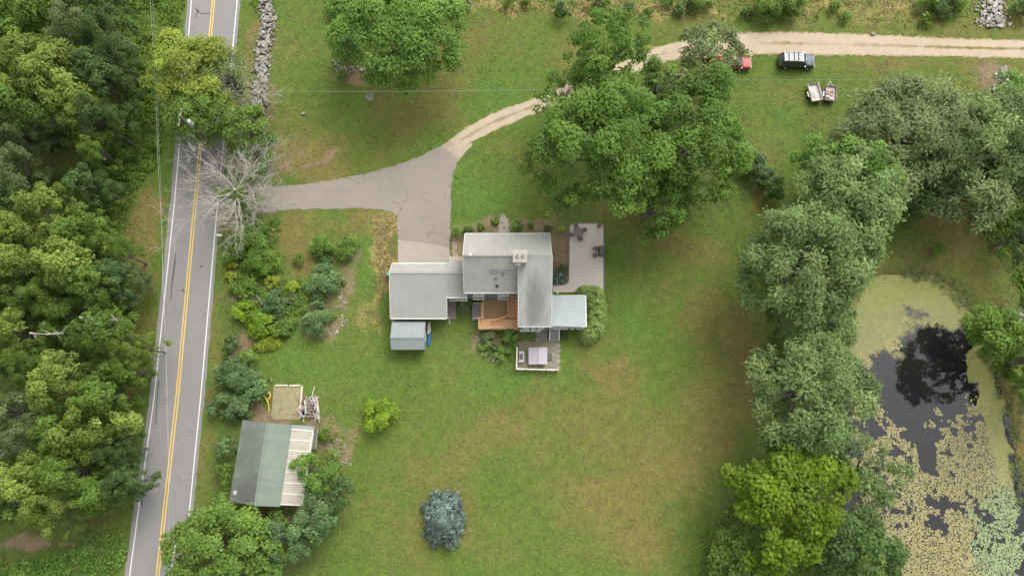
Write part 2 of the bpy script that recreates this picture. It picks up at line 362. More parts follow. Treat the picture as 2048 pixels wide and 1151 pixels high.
def wsel(a, ch, k=1.0, lo=.25, hi=.75):
    x = math_(t, 'ADD', attr(t, a, ch), math_(t, 'MULTIPLY', math_(t, 'SUBTRACT', G2, .5), 1.5)); x = math_(t, 'ADD', x, math_(t, 'MULTIPLY', math_(t, 'SUBTRACT', G7, .5), 1.3))
    x = math_(t, 'ADD', x, math_(t, 'MULTIPLY', math_(t, 'SUBTRACT', G3, .5), .9))
    return math_(t, 'MULTIPLY', ramp(t, x, lo, hi), k)
col = mixc(t, wsel('cover_a', 1, .8, .15, 1.0), col, (.088,.185,.034))
col = mixc(t, wsel('cover_a', 0, .85, .15, 1.1), col, mixc(t, ramp(t, G2, .35, .65), (.195,.148,.055), (.155,.15,.045)))
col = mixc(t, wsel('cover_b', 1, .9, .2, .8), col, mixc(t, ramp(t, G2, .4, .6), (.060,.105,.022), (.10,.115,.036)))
col = mixc(t, wsel('cover_b', 2, .9, .2, .8), col, mixc(t, ramp(t, G3, .4, .6), (.135,.125,.07), (.10,.115,.045)))
col = mixc(t, wsel('cover_b', 0, .9, .2, .8), col, mixc(t, ramp(t, G3, .38, .62), (.37,.29,.12), (.19,.19,.055)))
col = mixc(t, wsel('cover_a', 2, .92, .25, .75), col, mixc(t, ramp(t, G3, .38, .62), (.27,.20,.14), (.17,.125,.08)))
# mower streaks and blade grain
S1 = noise(t, 1.0, 4, .7, sc=(2.2, .35, 1)); col = mixc(t, math_(t, 'MULTIPLY', ramp(t, S1, .5, .75), .16), col, (.19,.18,.06))
G4 = noise(t, 4.0, 5, .95)
col = mixc(t, .9, col, mixc(t, ramp(t, G4, .3, .7), (.55,.56,.58), (1.55,1.50,1.42)), 'MULTIPLY')
col = mixc(t, math_(t, 'MULTIPLY', ramp(t, noise(t, 5.5, 2, .6), .70, .76), .35), col, (.30,.29,.12))
G6 = noise(t, .9, 6, .8); col = mixc(t, .8, col, mixc(t, ramp(t, G6, .3, .7), (.66,.70,.72), (1.36,1.28,1.2)), 'MULTIPLY')
bm = N(t, 'ShaderNodeBump', Strength=.55, Distance=.12); t.links.new(mixc(t, .5, G3, G4), bm.inputs['Height'])
t.links.new(col, b.inputs['Base Color']); t.links.new(bm.outputs[0], b.inputs['Normal']); t.links.new(b.outputs[0], o.inputs[0])
M['lawn'] = m
tag(link_mesh('ground', me, m), kind='structure')
bmo = MB(); F = 900
bmo.add([(-F,-F,0),(F,-F,0),(F,GY0,0),(-F,GY0,0)], [(0,1,2,3)]).add([(-F,GY1,0),(F,GY1,0),(F,F,0),(-F,F,0)], [(0,1,2,3)])
bmo.add([(-F,GY0,0),(GX0,GY0,0),(GX0,GY1,0),(-F,GY1,0)], [(0,1,2,3)]).add([(GX1,GY0,0),(F,GY0,0),(F,GY1,0),(GX1,GY1,0)], [(0,1,2,3)])
bmo.build('distant_fields', M['lawn'], kind='structure')

# ------------------------------------------------------------------ road
def poly_path(pts, n):
    """resample an open polyline (world xy) evenly"""
    p = np.array(pts, float); d = np.r_[0, np.cumsum(np.hypot(*np.diff(p, axis=0).T))]
    s_ = np.linspace(0, d[-1], n); return np.stack([np.interp(s_, d, p[:,0]), np.interp(s_, d, p[:,1])], 1)
def smooth(a, k=3):
    for _ in range(k): a[1:-1] = (a[:-2]+2*a[1:-1]+a[2:])/4
    return a
Lpx = [(404,-260),(377,0),(343,400),(301,800),(278,960),(253,1143),(223,1400)]
Rpx = [(487,-260),(479.5,0),(438,430),(407,790),(382,1045),(372,1143),(345,1400)]
Cpx = [(443,-260),(427,0),(391,400),(354,800),(336,960),(316,1143),(287,1400)]
NR = 130
Lr, Rr, Cr = [smooth(poly_path(XY(q), NR), 6) for q in (Lpx, Rpx, Cpx)]
# all three resampled against the same y
ys = np.linspace(Lr[0,1], Lr[-1,1], NR)
fx = lambda a: np.interp(ys, a[::-1,1], a[::-1,0])
lx, rx, cx_ = fx(Lr), fx(Rr), fx(Cr)
mb = MB(); K = 8
for j in range(NR):
    for k in range(K+1):
        jit = 0
        if k in (0, K): jit = (random.Random(j*3+k).random()-.5)*.12
        mb.v.append((lx[j]-.15+(rx[j]-lx[j]+.3)*k/K+jit, ys[j], .012))
mb.f = [(j*(K+1)+k+1, j*(K+1)+k, (j+1)*(K+1)+k, (j+1)*(K+1)+k+1) for j in range(NR-1) for k in range(K)]
mb.f = [f[::-1] for f in mb.f] if (ys[1] < ys[0]) else mb.f
m, t, o = newmat('worn_asphalt'); b = N(t, 'ShaderNodeBsdfPrincipled', Roughness=.9); b.inputs['Specular IOR Level'].default_value = .3
col = mixc(t, ramp(t, noise(t, .5, 5, .6, sc=(1.5,.15,1)), .35, .65), (.205,.198,.195), (.245,.236,.228))
col = mixc(t, attr(t, 'wheel', 0), col, (.265,.252,.24))
col = mixc(t, .6, col, mixc(t, noise(t, 30, 3, .8), (.15,.147,.142), (.33,.32,.31)))
vo = N(t, 'ShaderNodeTexVoronoi', Scale=.22, feature='DISTANCE_TO_EDGE')
g = t.nodes.new('ShaderNodeNewGeometry'); dn = N(t, 'ShaderNodeTexNoise', Scale=.9, Detail=5); t.links.new(g.outputs['Position'], dn.inputs['Vector'])
ad = t.nodes.new('ShaderNodeVectorMath'); ad.operation='ADD'; sc_ = t.nodes.new('ShaderNodeVectorMath'); sc_.operation='SCALE'; sc_.inputs['Scale'].default_value=1.6
t.links.new(dn.outputs['Color'], sc_.inputs[0]); t.links.new(g.outputs['Position'], ad.inputs[0]); t.links.new(sc_.outputs[0], ad.inputs[1]); t.links.new(ad.outputs[0], vo.inputs['Vector'])
ck = ramp(t, vo.outputs['Distance'], .004, .012, (1,1,1,1), (0,0,0,1))
ck = math_(t, 'MULTIPLY', ck, ramp(t, noise(t, .25, 2), .5, .6))
col = mixc(t, math_(t, 'MULTIPLY', ck, .32), col, (.045,.044,.045))
bm = N(t, 'ShaderNodeBump', Strength=.3, Distance=.02); t.links.new(noise(t, 60, 3), bm.inputs['Height']); t.links.new(bm.outputs[0], b.inputs['Normal'])
t.links.new(col, b.inputs['Base Color']); t.links.new(b.outputs[0], o.inputs[0]); M['asphalt'] = m
road = mb.build('road', m, kind='structure')
kk = np.tile(np.abs(np.sin(np.linspace(0, 2*math.pi, K+1))), NR)*.5
vattr(road.data, 'wheel', kk, kk, kk)
def paint(name, c):
    m, t, o = newmat(name); b = N(t, 'ShaderNodeBsdfPrincipled', Roughness=.7)
    col = mixc(t, ramp(t, noise(t, 7, 4, .75), .5, .72), c, mixc(t, .55, c, (.17,.165,.16)))
    t.links.new(col, b.inputs['Base Color']); t.links.new(b.outputs[0], o.inputs[0]); return m
PW, PY = paint('white_road_paint', (.72,.71,.68)), paint('yellow_road_paint', (.78,.50,.075))
def stripe(name, xs, hw, m):
    mb = MB()
    for j in range(NR): mb.v += [(xs[j]-hw, ys[j], .017), (xs[j]+hw, ys[j], .017)]
    mb.f = [(2*j, 2*j+2, 2*j+3, 2*j+1) for j in range(NR-1)]
    return mb.build(name, m, road)
stripe('edge_line', lx+.42, .065, PW); stripe('edge_line', rx-.32, .065, PW)
stripe('centre_line', cx_-.155, .07, PY); stripe('centre_line', cx_+.155, .07, PY)
mb = MB()   # tar-sealed cracks
for (pts, r) in [([(392,18),(402,28),(420,27),(424,30)], .06), ([(392,18),(396,24),(390,36)], .06), ([(352,505),(347,540),(343,580),(342,600)], .05), ([(365,578),(370,585)], .07), ([(400,534),(406,531)], .07), ([(346,560),(352,520)], .04), ([(318,760),(314,800),(312,850)], .04), ([(288,975),(283,1000),(284,1010)], .08)]:
    q = [P(*p) for p in pts]
    for a, c in zip(q[:-1], q[1:]):
        d = (c-a); n_ = Vector((-d.y, d.x, 0)).normalized()*r; z = Vector((0,0,.0165))
        mb.add([a-n_+z, c-n_+z, c+n_+z, a+n_+z], [(0,1,2,3)])
mb.build('tar_crack_seal', mat('crack_tar', (.06,.058,.058), .7, .2), road)

# ------------------------------------------------------------------ driveway, apron, gravel track
def ragged(pts_px, step=.5, amp=.12, seed=1):
    q = XY(pts_px); rng = random.Random(seed); out = []
    for (x0,y0),(x1,y1) in zip(q, q[1:]+q[:1]):
        n = max(1, int(math.hypot(x1-x0, y1-y0)/step))
        for k in range(n):
            out.append((x0+(x1-x0)*k/n+rng.uniform(-amp,amp), y0+(y1-y0)*k/n+rng.uniform(-amp,amp)))
    return out
def sheet(name, poly, z, m, parent=None, kind=None):
    a = sum(poly[i][0]*poly[(i+1)%len(poly)][1]-poly[(i+1)%len(poly)][0]*poly[i][1] for i in range(len(poly)))
    if a < 0: poly = poly[::-1]
    mb = MB().add([(x,y,z) for x,y in poly], [tuple(range(len(poly)))]); return mb.build(name, m, parent, kind=kind)
drive_px = [(441,345),(470,360),(537,372),(600,369),(660,361),(740,345),(790,331),(835,315),(880,292),(919,266),(929,268),(925,274),(937,277),(933,283),(945,287),(944,292),(928,308),(914,328),(906,350),(903,380),(902,430),(901,478),(900,497),(898,530),(795,530),(795,470),(793,432),(780,421),(750,418),(690,417),(620,418),(560,420),(500,428),(460,440),(433,462)]
m, t, o = newmat('old_driveway_asphalt'); b = N(t, 'ShaderNodeBsdfPrincipled', Roughness=.92); b.inputs['Specular IOR Level'].default_value = .2
col = mixc(t, ramp(t, noise(t, .28, 5, .6), .35, .65), (.30,.258,.215), (.235,.205,.175))
col = mixc(t, math_(t, 'MULTIPLY', ramp(t, noise(t, .8, 6, .75, sc=(.3,1.8,1)), .5, .66), .7), col, (.20,.175,.165))
col = mixc(t, math_(t, 'MULTIPLY', ramp(t, noise(t, 1.7, 6, .8), .56, .70), .45), col, (.15,.135,.125))
col = mixc(t, .55, col, mixc(t, noise(t, 7, 5, .85), (.16,.138,.115), (.39,.34,.29)))
v2 = N(t, 'ShaderNodeTexVoronoi', Scale=.35, feature='DISTANCE_TO_EDGE'); g = t.nodes.new('ShaderNodeNewGeometry'); dn = N(t, 'ShaderNodeTexNoise', Scale=1.3, Detail=5); t.links.new(g.outputs['Position'], dn.inputs['Vector'])
ad = t.nodes.new('ShaderNodeVectorMath'); ad.operation='ADD'; t.links.new(g.outputs['Position'], ad.inputs[0]); t.links.new(dn.outputs['Color'], ad.inputs[1]); t.links.new(ad.outputs[0], v2.inputs['Vector'])
col = mixc(t, math_(t, 'MULTIPLY', ramp(t, v2.outputs['Distance'], .006, .022, (1,1,1,1), (0,0,0,1)), math_(t, 'MULTIPLY', ramp(t, noise(t, .3, 2), .48, .6), .5)), col, (.10,.09,.08))
q_ = P(938,276); m2 = t.nodes.new('ShaderNodeMapping'); m2.vector_type = 'TEXTURE'; m2.inputs['Location'].default_value = (q_.x, q_.y, 0); m2.inputs['Scale'].default_value = (5.4, 5.0, 1e4)
t.links.new(g.outputs['Position'], m2.inputs[0]); gq = N(t, 'ShaderNodeTexGradient', gradient_type='SPHERICAL'); t.links.new(m2.outputs[0], gq.inputs[0])
col = mixc(t, ramp(t, math_(t, 'ADD', gq.outputs['Fac'], math_(t, 'MULTIPLY', math_(t, 'SUBTRACT', noise(t, 1.2, 5, .8), .5), 1.3)), .30, .60), col, mixc(t, noise(t, 9, 4, .8), (.30,.24,.17), (.55,.45,.335)))
t.links.new(col, b.inputs['Base Color']); t.links.new(b.outputs[0], o.inputs[0]); M['drive'] = m
drive = sheet('driveway', ragged(drive_px, .6, .10), .022, m, kind='structure')
sheet('apron', ragged([(796,480),(830,483),(870,489),(899,497),(898,529),(796,529)], .5, .04), .027, M['concrete'], drive)
# gravel track: two wheel ruts with grass between
tc = [(922,280,23,12),(960,258,21,14),(1000,238,20,14),(1040,223,18,13),(1090,203,16,12),(1150,178,16,12),(1220,150,15,12),(1285,123,15,13),(1330,106,15,14),(1380,98,17,16),(1430,92,20,19),(1480,88,21,20),(1560,86,19,20),(1640,88,17,20),(1700,89,15,19),(1800,92,14,18),(1900,95,13,16),(1980,97,13,16),(2060,98,13,16),(2200,102,13,16)]
ce = smooth(poly_path([tuple(P(a[0], a[1])[:2]) for a in tc], 170), 3)
hwx = np.array([P(a[0], a[1]).x for a in tc]); hwv = np.array([a[3]/(PM(a[1])*.86) for a in tc])
tg = np.gradient(ce, axis=0); tg /= np.linalg.norm(tg, axis=1)[:, None]; nr = np.stack([-tg[:,1], tg[:,0]], 1)
KT = 12; mb = MB(); ac = []
for j in range(len(ce)):
    hw = np.interp(ce[j,0], hwx, hwv)
    for k in range(KT+1):
        f = -1+2*k/KT; e = (random.Random(j*31+k).random()-.5)*.35*(abs(f) > .95)
        p = ce[j]+nr[j]*(hw*1.15*f+e); mb.v.append((p[0], p[1], .020+.02*(1-abs(f)))); ac.append(f)
mb.f = [(j*(KT+1)+k, (j+1)*(KT+1)+k, (j+1)*(KT+1)+k+1, j*(KT+1)+k+1) for j in range(len(ce)-1) for k in range(KT)]
m, t, o = newmat('gravel_with_grass_strip'); b = N(t, 'ShaderNodeBsdfPrincipled', Roughness=.95); b.inputs['Specular IOR Level'].default_value = .15
gr = mixc(t, ramp(t, noise(t, .6, 5, .7), .35, .65), (.50,.40,.28), (.40,.325,.23))
gr = mixc(t, .5, gr, mixc(t, noise(t, 16, 4, .8), (.30,.24,.17), (.62,.51,.39)))
gs = mixc(t, ramp(t, noise(t, 3, 4, .7), .35, .65), (.13,.14,.035), (.24,.20,.07))
A = attr(t, 'across', 0)   # 0 centre .. 1 edge
n5 = math_(t, 'MULTIPLY', math_(t, 'SUBTRACT', noise(t, .5, 5, .7), .5), .9)
mid = math_(t, 'MULTIPLY', ramp(t, math_(t, 'ADD', A, n5), .02, .2, (1,1,1,1), (0,0,0,1)), attr(t, 'across', 1))
edge = ramp(t, math_(t, 'ADD', A, math_(t, 'MULTIPLY', math_(t, 'SUBTRACT', noise(t, 1.6, 5, .75), .5), .7)), .80, .98)
col = mixc(t, math_(t, 'MAXIMUM', mid, edge), gr, gs)
t.links.new(col, b.inputs['Base Color']); t.links.new(b.outputs[0], o.inputs[0])
tk = mb.build('gravel_track', m, kind='structure')
ac = np.abs(np.array(ac)); g2 = np.repeat(np.clip(np.interp(ce[:,0], [P(a,90).x for a in (930,1100,1500,1590,1640,1800,1900,2100)], [.5,.8,.0,.9,.3,.6,1,1]), 0, 1), KT+1)
vattr(tk.data, 'across', ac, g2, g2)

# ------------------------------------------------------------------ pond
ZW = -.22
mb = MB(); pr = [(x, y) for x, y in POND]
wx0, wx1, wy0, wy1 = min(p[0] for p in pr)-.5, max(p[0] for p in pr)+2, min(p[1] for p in pr)-.5, max(p[1] for p in pr)+.5
n1, n2 = int((wx1-wx0)/.3)+1, int((wy1-wy0)/.3)+1
X, Y = np.meshgrid(np.linspace(wx0, wx1, n1), np.linspace(wy0, wy1, n2))
mb.v = [(a, c, ZW) for a, c in zip(X.ravel(), Y.ravel())]
mb.f = [(j*n1+k, j*n1+k+1, (j+1)*n1+k+1, (j+1)*n1+k) for j in range(n2-1) for k in range(n1-1)]
m, t, o = newmat('dark_pond_water'); wt = N(t, 'ShaderNodeBsdfPrincipled', Roughness=.04); wt.inputs['Base Color'].default_value = (.012,.012,.013,1); wt.inputs['IOR'].default_value = 1.68
bm = N(t, 'ShaderNodeBump', Strength=.04, Distance=.05); t.links.new(noise(t, 1.5, 2), bm.inputs['Height']); t.links.new(bm.outputs[0], wt.inputs['Normal'])
al = N(t, 'ShaderNodeBsdfPrincipled', Roughness=.85); al.inputs['Specular IOR Level'].default_value = .2
ac1 = mixc(t, ramp(t, noise(t, .35, 3, .6), .35, .65), (.235,.255,.07), (.27,.275,.10))
ac1 = mixc(t, attr(t, 'algae', 1), ac1, (.22,.20,.13))
ac1 = mixc(t, .5, ac1, mixc(t, ramp(t, noise(t, 2.5, 5, .9), .35, .65), (.16,.18,.055), (.34,.35,.13)))
t.links.new(ac1, al.inputs['Base Color'])
f = math_(t, 'ADD', attr(t, 'algae', 0), math_(t, 'MULTIPLY', math_(t, 'SUBTRACT', noise(t, 2.2, 6, .75), .5), .9))
f = ramp(t, f, .42, .60)
ms = N(t, 'ShaderNodeMixShader'); t.links.new(f, ms.inputs[0]); t.links.new(wt.outputs[0], ms.inputs[1]); t.links.new(al.outputs[0], ms.inputs[2]); t.links.new(ms.outputs[0], o.inputs[0])
pond = mb.build('pond_water', m, kind='structure')
def pblob(lst):
    r = np.zeros(X.shape); wx = X+(fbm(X*.5, Y*.5+3, 3)-.5)*3; wy = Y+(fbm(X*.5+8, Y*.5, 3)-.5)*3
    for u, v, ru, rv, k in lst:
        p = P(u, v, ZW); s = PM(v); r = np.maximum(r, k*np.exp(-(((wx-p.x)/(ru/s))**2+((wy-p.y)/(rv/s))**2)**1.3*.7))
    return r
alg = pblob([(1800,580,110,32,1.5),(1750,620,60,36,1.0),(1900,625,44,40,1.0),(1790,640,70,30,.62),(1860,640,70,24,.6),(1870,590,60,30,1.4),(1730,680,30,50,.9),(1966,740,20,60,1.4),(1988,830,18,80,1.5),(2004,910,14,60,1.2),(1730,660,70,50,1.25),(1970,790,12,40,1.2)])
brn = pblob([(1730,680,70,60,1),(1850,640,90,34,.9),(1760,640,60,26,.9),(1900,660,30,40,.8)])
vattr(pond.data, 'algae', alg, brn, brn)
# floating leaves: small discs set close together where the photograph shows the mats
rng = np.random.RandomState(5)
gp = .19; U = np.arange(wx0, wx1, gp); Vv = np.arange(wy0, wy1, gp); A_, B_ = np.meshgrid(U, Vv)
A_ = A_+rng.uniform(-.08,.08,A_.shape); B_ = B_+rng.uniform(-.08,.08,B_.shape); A_ = A_.ravel(); B_ = B_.ravel()
def wpx(u, v): p = P(u, v, ZW); return p.x, p.y
nz = fbm(A_*.42+50, B_*.42, 5)*.40+fbm(A_*1.2, B_*1.2+20, 5)*.60
cov = np.zeros(A_.shape)
for u, v, ru, rv, k in [(1850,1010,160,110,.25),(1900,910,80,60,.22),(1760,960,60,80,.2),(1950,930,60,110,.30),(1745,800,40,60,.20),(1735,740,40,50,.16),(1760,850,34,60,.10),(1830,840,50,40,.04),(1900,840,40,50,.1),(1930,790,20,40,.1),(1800,870,40,40,.10),(1770,905,40,30,.12),(1920,1120,120,60,.34),(1990,990,50,120,.28),(1850,1130,120,60,.40),(1810,650,50,14,.1),(1780,690,25,20,.16),(1890,660,16,30,.12)]:
    x, y = wpx(u, v); s = PM(v); cov = np.maximum(cov, k*np.exp(-(((A_-x)/(ru/s))**2+((B_-y)/(rv/s))**2)**2*.6))
for u, v, ru, rv, k in [(1855,905,18,38,.5),(1845,870,40,12,.35),(1800,790,40,50,.25),(1790,760,50,50,.35),(1880,700,50,90,.6)]:
    x, y = wpx(u, v); s = PM(v); cov -= k*np.exp(-(((A_-x)/(ru/s))**2+((B_-y)/(rv/s))**2)**2*.8)
keep = (nz > .66-cov) & inside(POND, A_, B_) & (cov > .02)
A_, B_ = A_[keep], B_[keep]; n = len(A_)
greenish = ((A_-wpx(2010,1090)[0])/3.6)**2+((B_-wpx(2010,1090)[1])/6.5)**2+(fbm(A_*.5, B_*.5, 3)-.5)*1.6+rng.uniform(-.35,.35,len(A_)) < 1
def pads(name, A_, B_, c1, c2, lab, zz):
    n = len(A_); r = rng.uniform(.07, .155, n); a0 = rng.uniform(0, 6.28, n); k = 6
    Vt = np.stack([np.stack([A_+r*np.cos(a0+j*6.283/k), B_+r*np.sin(a0+j*6.283/k), np.full(n, ZW+zz)+rng.uniform(0,.012,n)], 1) for j in range(k)], 1).reshape(-1, 3)
    tn = np.stack([rng.uniform(.8,1.2,n), rng.uniform(0,1,n), np.zeros(n), np.ones(n)], 1)
    o = link_mesh(name, fast_mesh(name, Vt, k, tn), leafmat(name+'_mat', c1, c2, .05))
    tag(o, lab, 'water plants', kind='stuff')
pads('floating_leaves', A_[~greenish], B_[~greenish], (.26,.24,.095), (.335,.295,.14), 'mats of small tan floating leaves on the dark pond', .006)
pads('water_lilies', A_[greenish], B_[greenish], (.20,.27,.12), (.28,.34,.16), 'pale green floating leaves at the lower right corner of the pond', .012)

# ------------------------------------------------------------------ grass tufts over the lawns
rng = np.random.RandomState(77); n = 150000
tx = rng.uniform(-52, 72, n); ty = rng.uniform(-20, 60, n)
bad = inside(POND, tx, ty) | (dist_poly(POND, tx, ty) < .4)
DRV = XY(drive_px); bad |= inside(DRV, tx, ty) & (dist_poly(DRV, tx, ty) > .10)
bad |= (tx > np.interp(-ty, -ys, lx)-.3) & (tx < np.interp(-ty, -ys, rx)+.15)
dt = np.full(n, 99.0)
for k in range(0, len(ce), 2): dt = np.minimum(dt, np.hypot(tx-ce[k,0], ty-ce[k,1]))
bad |= dt < 1.55
for q in ([(778,520),(1175,462),(1212,440),(1212,586),(1175,660),(1120,745),(1030,745),(1030,662),(955,662),(940,645),(855,640),(855,702),(780,702)], [(905,436),(1212,436),(1212,590),(905,600)], [(455,835),(650,835),(640,1020),(455,1020)], [(541,766),(640,766),(640,842),(541,842)], [(778,524),(1105,524),(1105,664),(778,664)]):
    bad |= inside(XY(q), tx, ty)
tx, ty = tx[~bad], ty[~bad]; n = len(tx)
ii = np.clip(((ty-GY0)/GS).astype(int), 0, ny-1); jj = np.clip(((tx-GX0)/GS).astype(int), 0, nx-1)
dr, lu, di, stw, wo_ = [q[ii, jj] for q in (dry, lush, dirt, straw, wood)]
big = fbm(tx*.9, ty*.9, 4); keep = (rng.rand(n) > di*.9) & (big+rng.uniform(-.2,.2,n) > .38); tx, ty, dr, lu, stw, wo_, big = [q[keep] for q in (tx, ty, dr, lu, stw, wo_, big)]; n = len(tx)
a = rng.uniform(0, 6.283, n); s_ = rng.uniform(.06, .17, n)*(1+.6*wo_+.4*stw); hgt = s_*rng.uniform(.25,.7,n)
ca, sa = np.cos(a), np.sin(a); zz = np.full(n, .004)
V = np.stack([np.stack([tx-ca*s_, ty-sa*s_, zz], 1), np.stack([tx+sa*s_*.5, ty-ca*s_*.5, zz+hgt*.5], 1), np.stack([tx+ca*s_, ty+sa*s_, zz+hgt], 1), np.stack([tx-sa*s_*.5, ty+ca*s_*.5, zz+hgt*.6], 1)], 1).reshape(-1,3)
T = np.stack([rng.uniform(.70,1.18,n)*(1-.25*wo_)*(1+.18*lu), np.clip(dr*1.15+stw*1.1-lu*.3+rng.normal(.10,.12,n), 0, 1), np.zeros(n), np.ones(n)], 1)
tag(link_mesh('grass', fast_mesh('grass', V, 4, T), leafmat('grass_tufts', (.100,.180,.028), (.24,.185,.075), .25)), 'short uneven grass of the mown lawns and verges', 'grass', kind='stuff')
# ------------------------------------------------------------------ foliage
def leaves_at(rng, c, nrm, leaf, style, tone, yel):
    """pointed leaf sprays: centres c, outward directions nrm"""
    n = len(c)
    up = {'round': .75, 'droop': .45, 'fine': .6, 'needle': .3}[style]
    nn = nrm*.75+np.array([0,0,up])+rng.normal(0, .34, (n,3)); nn /= np.linalg.norm(nn, axis=1)[:,None]
    if style in ('droop', 'needle'):
        d = nrm*[1,1,.3]+rng.normal(0, .35, (n,3))+np.array([0,0,-.35 if style == 'droop' else -.1])
    else: d = rng.normal(0, 1, (n,3))
    tdir = d-nn*np.sum(d*nn, 1)[:,None]; tdir /= np.linalg.norm(tdir, axis=1)[:,None]+1e-9
    b = np.cross(nn, tdir)
    la = 1.32*leaf*rng.uniform(.6, 1.15, n)[:,None]; wr = {'round': .70, 'droop': .36, 'fine': .5, 'needle': .34}[style]
    if style in ('droop', 'needle'): la = la*1.5
    sag = nn*la*.25
    V = np.stack([c-tdir*la*.5-sag, c-b*la*wr*.5, c+tdir*la*.5-sag, c+b*la*wr*.5], 1).reshape(-1,3)
    T = np.stack([tone*rng.uniform(.78, 1.22, n), np.clip(yel+rng.uniform(-.35,.35,n), 0, 1), np.zeros(n), np.ones(n)], 1)
    return V, T
def crown_mesh(name, seed, R, z0, z1, nclump, leaf, style='round', dens=1.0, sx=1, sy=1, lob=.22, rcl=(.15,.25), cone=False, hollow=.45, flat=0.0):
    """limb lobes carry leaf clumps, clumps carry leaves; gaps stay open between the lobes"""
    rng = np.random.RandomState(seed); Vs, Ts, cents = [], [], []
    hz = z1-z0; zc = z0+hz*.38; ph = rng.uniform(0, 6.28, 8)
    nl = int(max(5, nclump/8)); lobes = []
    tries = 0
    while len(lobes) < nl and tries < 4000:
        tries += 1; a = rng.uniform(0, 6.28); q = rng.uniform(0, 1)**.5*.86
        p = np.array([math.cos(a)*q, math.sin(a)*q])
        if all(np.hypot(*(p-l[0])) > 1.25/math.sqrt(nl) for l in lobes): lobes.append((p, rng.uniform(.78, 1.12), rng.uniform(.80, 1.22), rng.uniform(0, .6), rng.uniform(.72, 1.2)))
    lr = 1.05/math.sqrt(max(1, len(lobes)))
    for i in range(nclump):
        lf_ = leaf*rng.uniform(.8, 1.15); tone, yel = (rng.uniform(.85, 1.15) if not cone else rng.uniform(.6, 1.3)), rng.uniform(0, .65)
        if cone:
            tt = rng.uniform(0, 1)**.75; a = rng.uniform(0, 6.28); rr = R*(1-tt)*rng.uniform(.72, 1.0)
            c = np.array([rr*math.cos(a)*sx, rr*math.sin(a)*sy, z0+hz*tt*.94]); out = np.array([math.cos(a), math.sin(a), .35])
            rc = R*rng.uniform(*rcl)*(.6+.6*(1-tt))
        elif rng.rand() < .80:
            lp, lh, lt, ly, ls = lobes[rng.randint(len(lobes))]; o_ = rng.normal(0, .48, 2)*lr; p = lp+o_
            q = min(.98, float(np.hypot(*p))); a = math.atan2(p[1], p[0])
            m_ = 1+lob*(math.sin(2*a+ph[0])*.5+math.sin(3*a+ph[1])*.6+math.sin(5*a+ph[2])*.5+math.sin(8*a+ph[3])*.3)
            drop = float(o_@o_)/(lr*lr)
            z = zc+(z1-zc)*(1-q**2.2)**.6*lh-drop*min(1.6, R*.28)
            c = np.array([math.cos(a)*R*q*m_*sx, math.sin(a)*R*q*m_*sy, max(z0, z)]); out = np.array([o_[0]/lr, o_[1]/lr, .8])
            rc = R*rng.uniform(*rcl)*rng.choice([.6, 1, 1.25]); lf_ = leaf*ls; tone *= lt; yel = .5*yel+ly*.7
        else:
            d = rng.normal(0, 1, 3); d[2] = d[2]*.4-.1; d /= np.linalg.norm(d); a = math.atan2(d[1], d[0])
            m_ = 1+lob*(math.sin(2*a+ph[0])*.5+math.sin(3*a+ph[1])*.6+math.sin(5*a+ph[2])*.5+math.sin(8*a+ph[3])*.3)
            r = rng.uniform(.5, 1)**.5*.93; up = (z1-zc) if d[2] > 0 else (zc-z0)
            c = np.array([d[0]*R*r*m_*sx, d[1]*R*r*m_*sy, zc+d[2]*up*r]); out = d; rc = R*rng.uniform(*rcl)
        cents.append(c)
        n = max(8, int(dens*9.0*rc*rc/(lf_*lf_)))
        q = rng.normal(0, 1, (n,3)); q[:,2] = np.where(q[:,2] < -.2, -q[:,2], q[:,2]); q /= np.linalg.norm(q, axis=1)[:,None]
        rad = rng.uniform(.40, 1.18, n)[:,None]**.7
        if style == 'droop': rad = rad*rng.choice([1, 1, 1.35], n)[:,None]
        pos = c+q*rad*rc*np.array([1,1,.72])
        V, T = leaves_at(rng, pos, q*.85+out*.25, lf_, style, tone, yel); Vs.append(V); Ts.append(T)
    return fast_mesh(name, np.concatenate(Vs), 4, np.concatenate(Ts)), np.array(cents)
def limb_mesh(name, seed, H, r0, cents, nl=12, base=.3, twigs=False):
    rng = random.Random(seed); mb = MB(); lean = rng.uniform(-.3,.3), rng.uniform(-.3,.3)
    top = Vector((lean[0], lean[1], H*.72))
    tp = [Vector((0,0,-.3)), Vector((0,0,.25)), Vector((lean[0]*.3, lean[1]*.3, H*.25)), Vector((lean[0]*.7, lean[1]*.7, H*.5)), top]
    mb.tube(tp, [r0*1.7, r0*1.15, r0*.9, r0*.65, r0*.25], 8)
    idx = list(range(len(cents))); rng.shuffle(idx)
    for i in idx[:nl]:
        e = Vector(cents[i])*.8; e.z = cents[i][2]*.86; f = rng.uniform(base, .8); s = Vector((lean[0]*f, lean[1]*f, H*.72*f))
        if e.z < s.z: s.z = max(H*.15, e.z*.6)
        mid = s.lerp(e, .5)+Vector((rng.uniform(-.3,.3), rng.uniform(-.3,.3), (e-s).length*.12))
        mb.tube([s, mid, e], [r0*.42, r0*.26, r0*.07], 5)
        for k in range(2):
            e2 = mid+(e-mid)*.8+Vector((rng.uniform(-1,1), rng.uniform(-1,1), rng.uniform(-.2,.7)))*(e-s).length*.16
            mb.tube([mid, e2], [r0*.16, r0*.04], 4)
    me = bpy.data.meshes.new(name); me.from_pydata([tuple(v) for v in mb.v], [], mb.f); me.update()
    for p in me.polygons: p.use_smooth = True
    return me
def set_obj_mat(o, m):
    if not o.data.materials: o.data.materials.append(m)
    o.material_slots[0].link = 'OBJECT'; o.material_slots[0].material = m
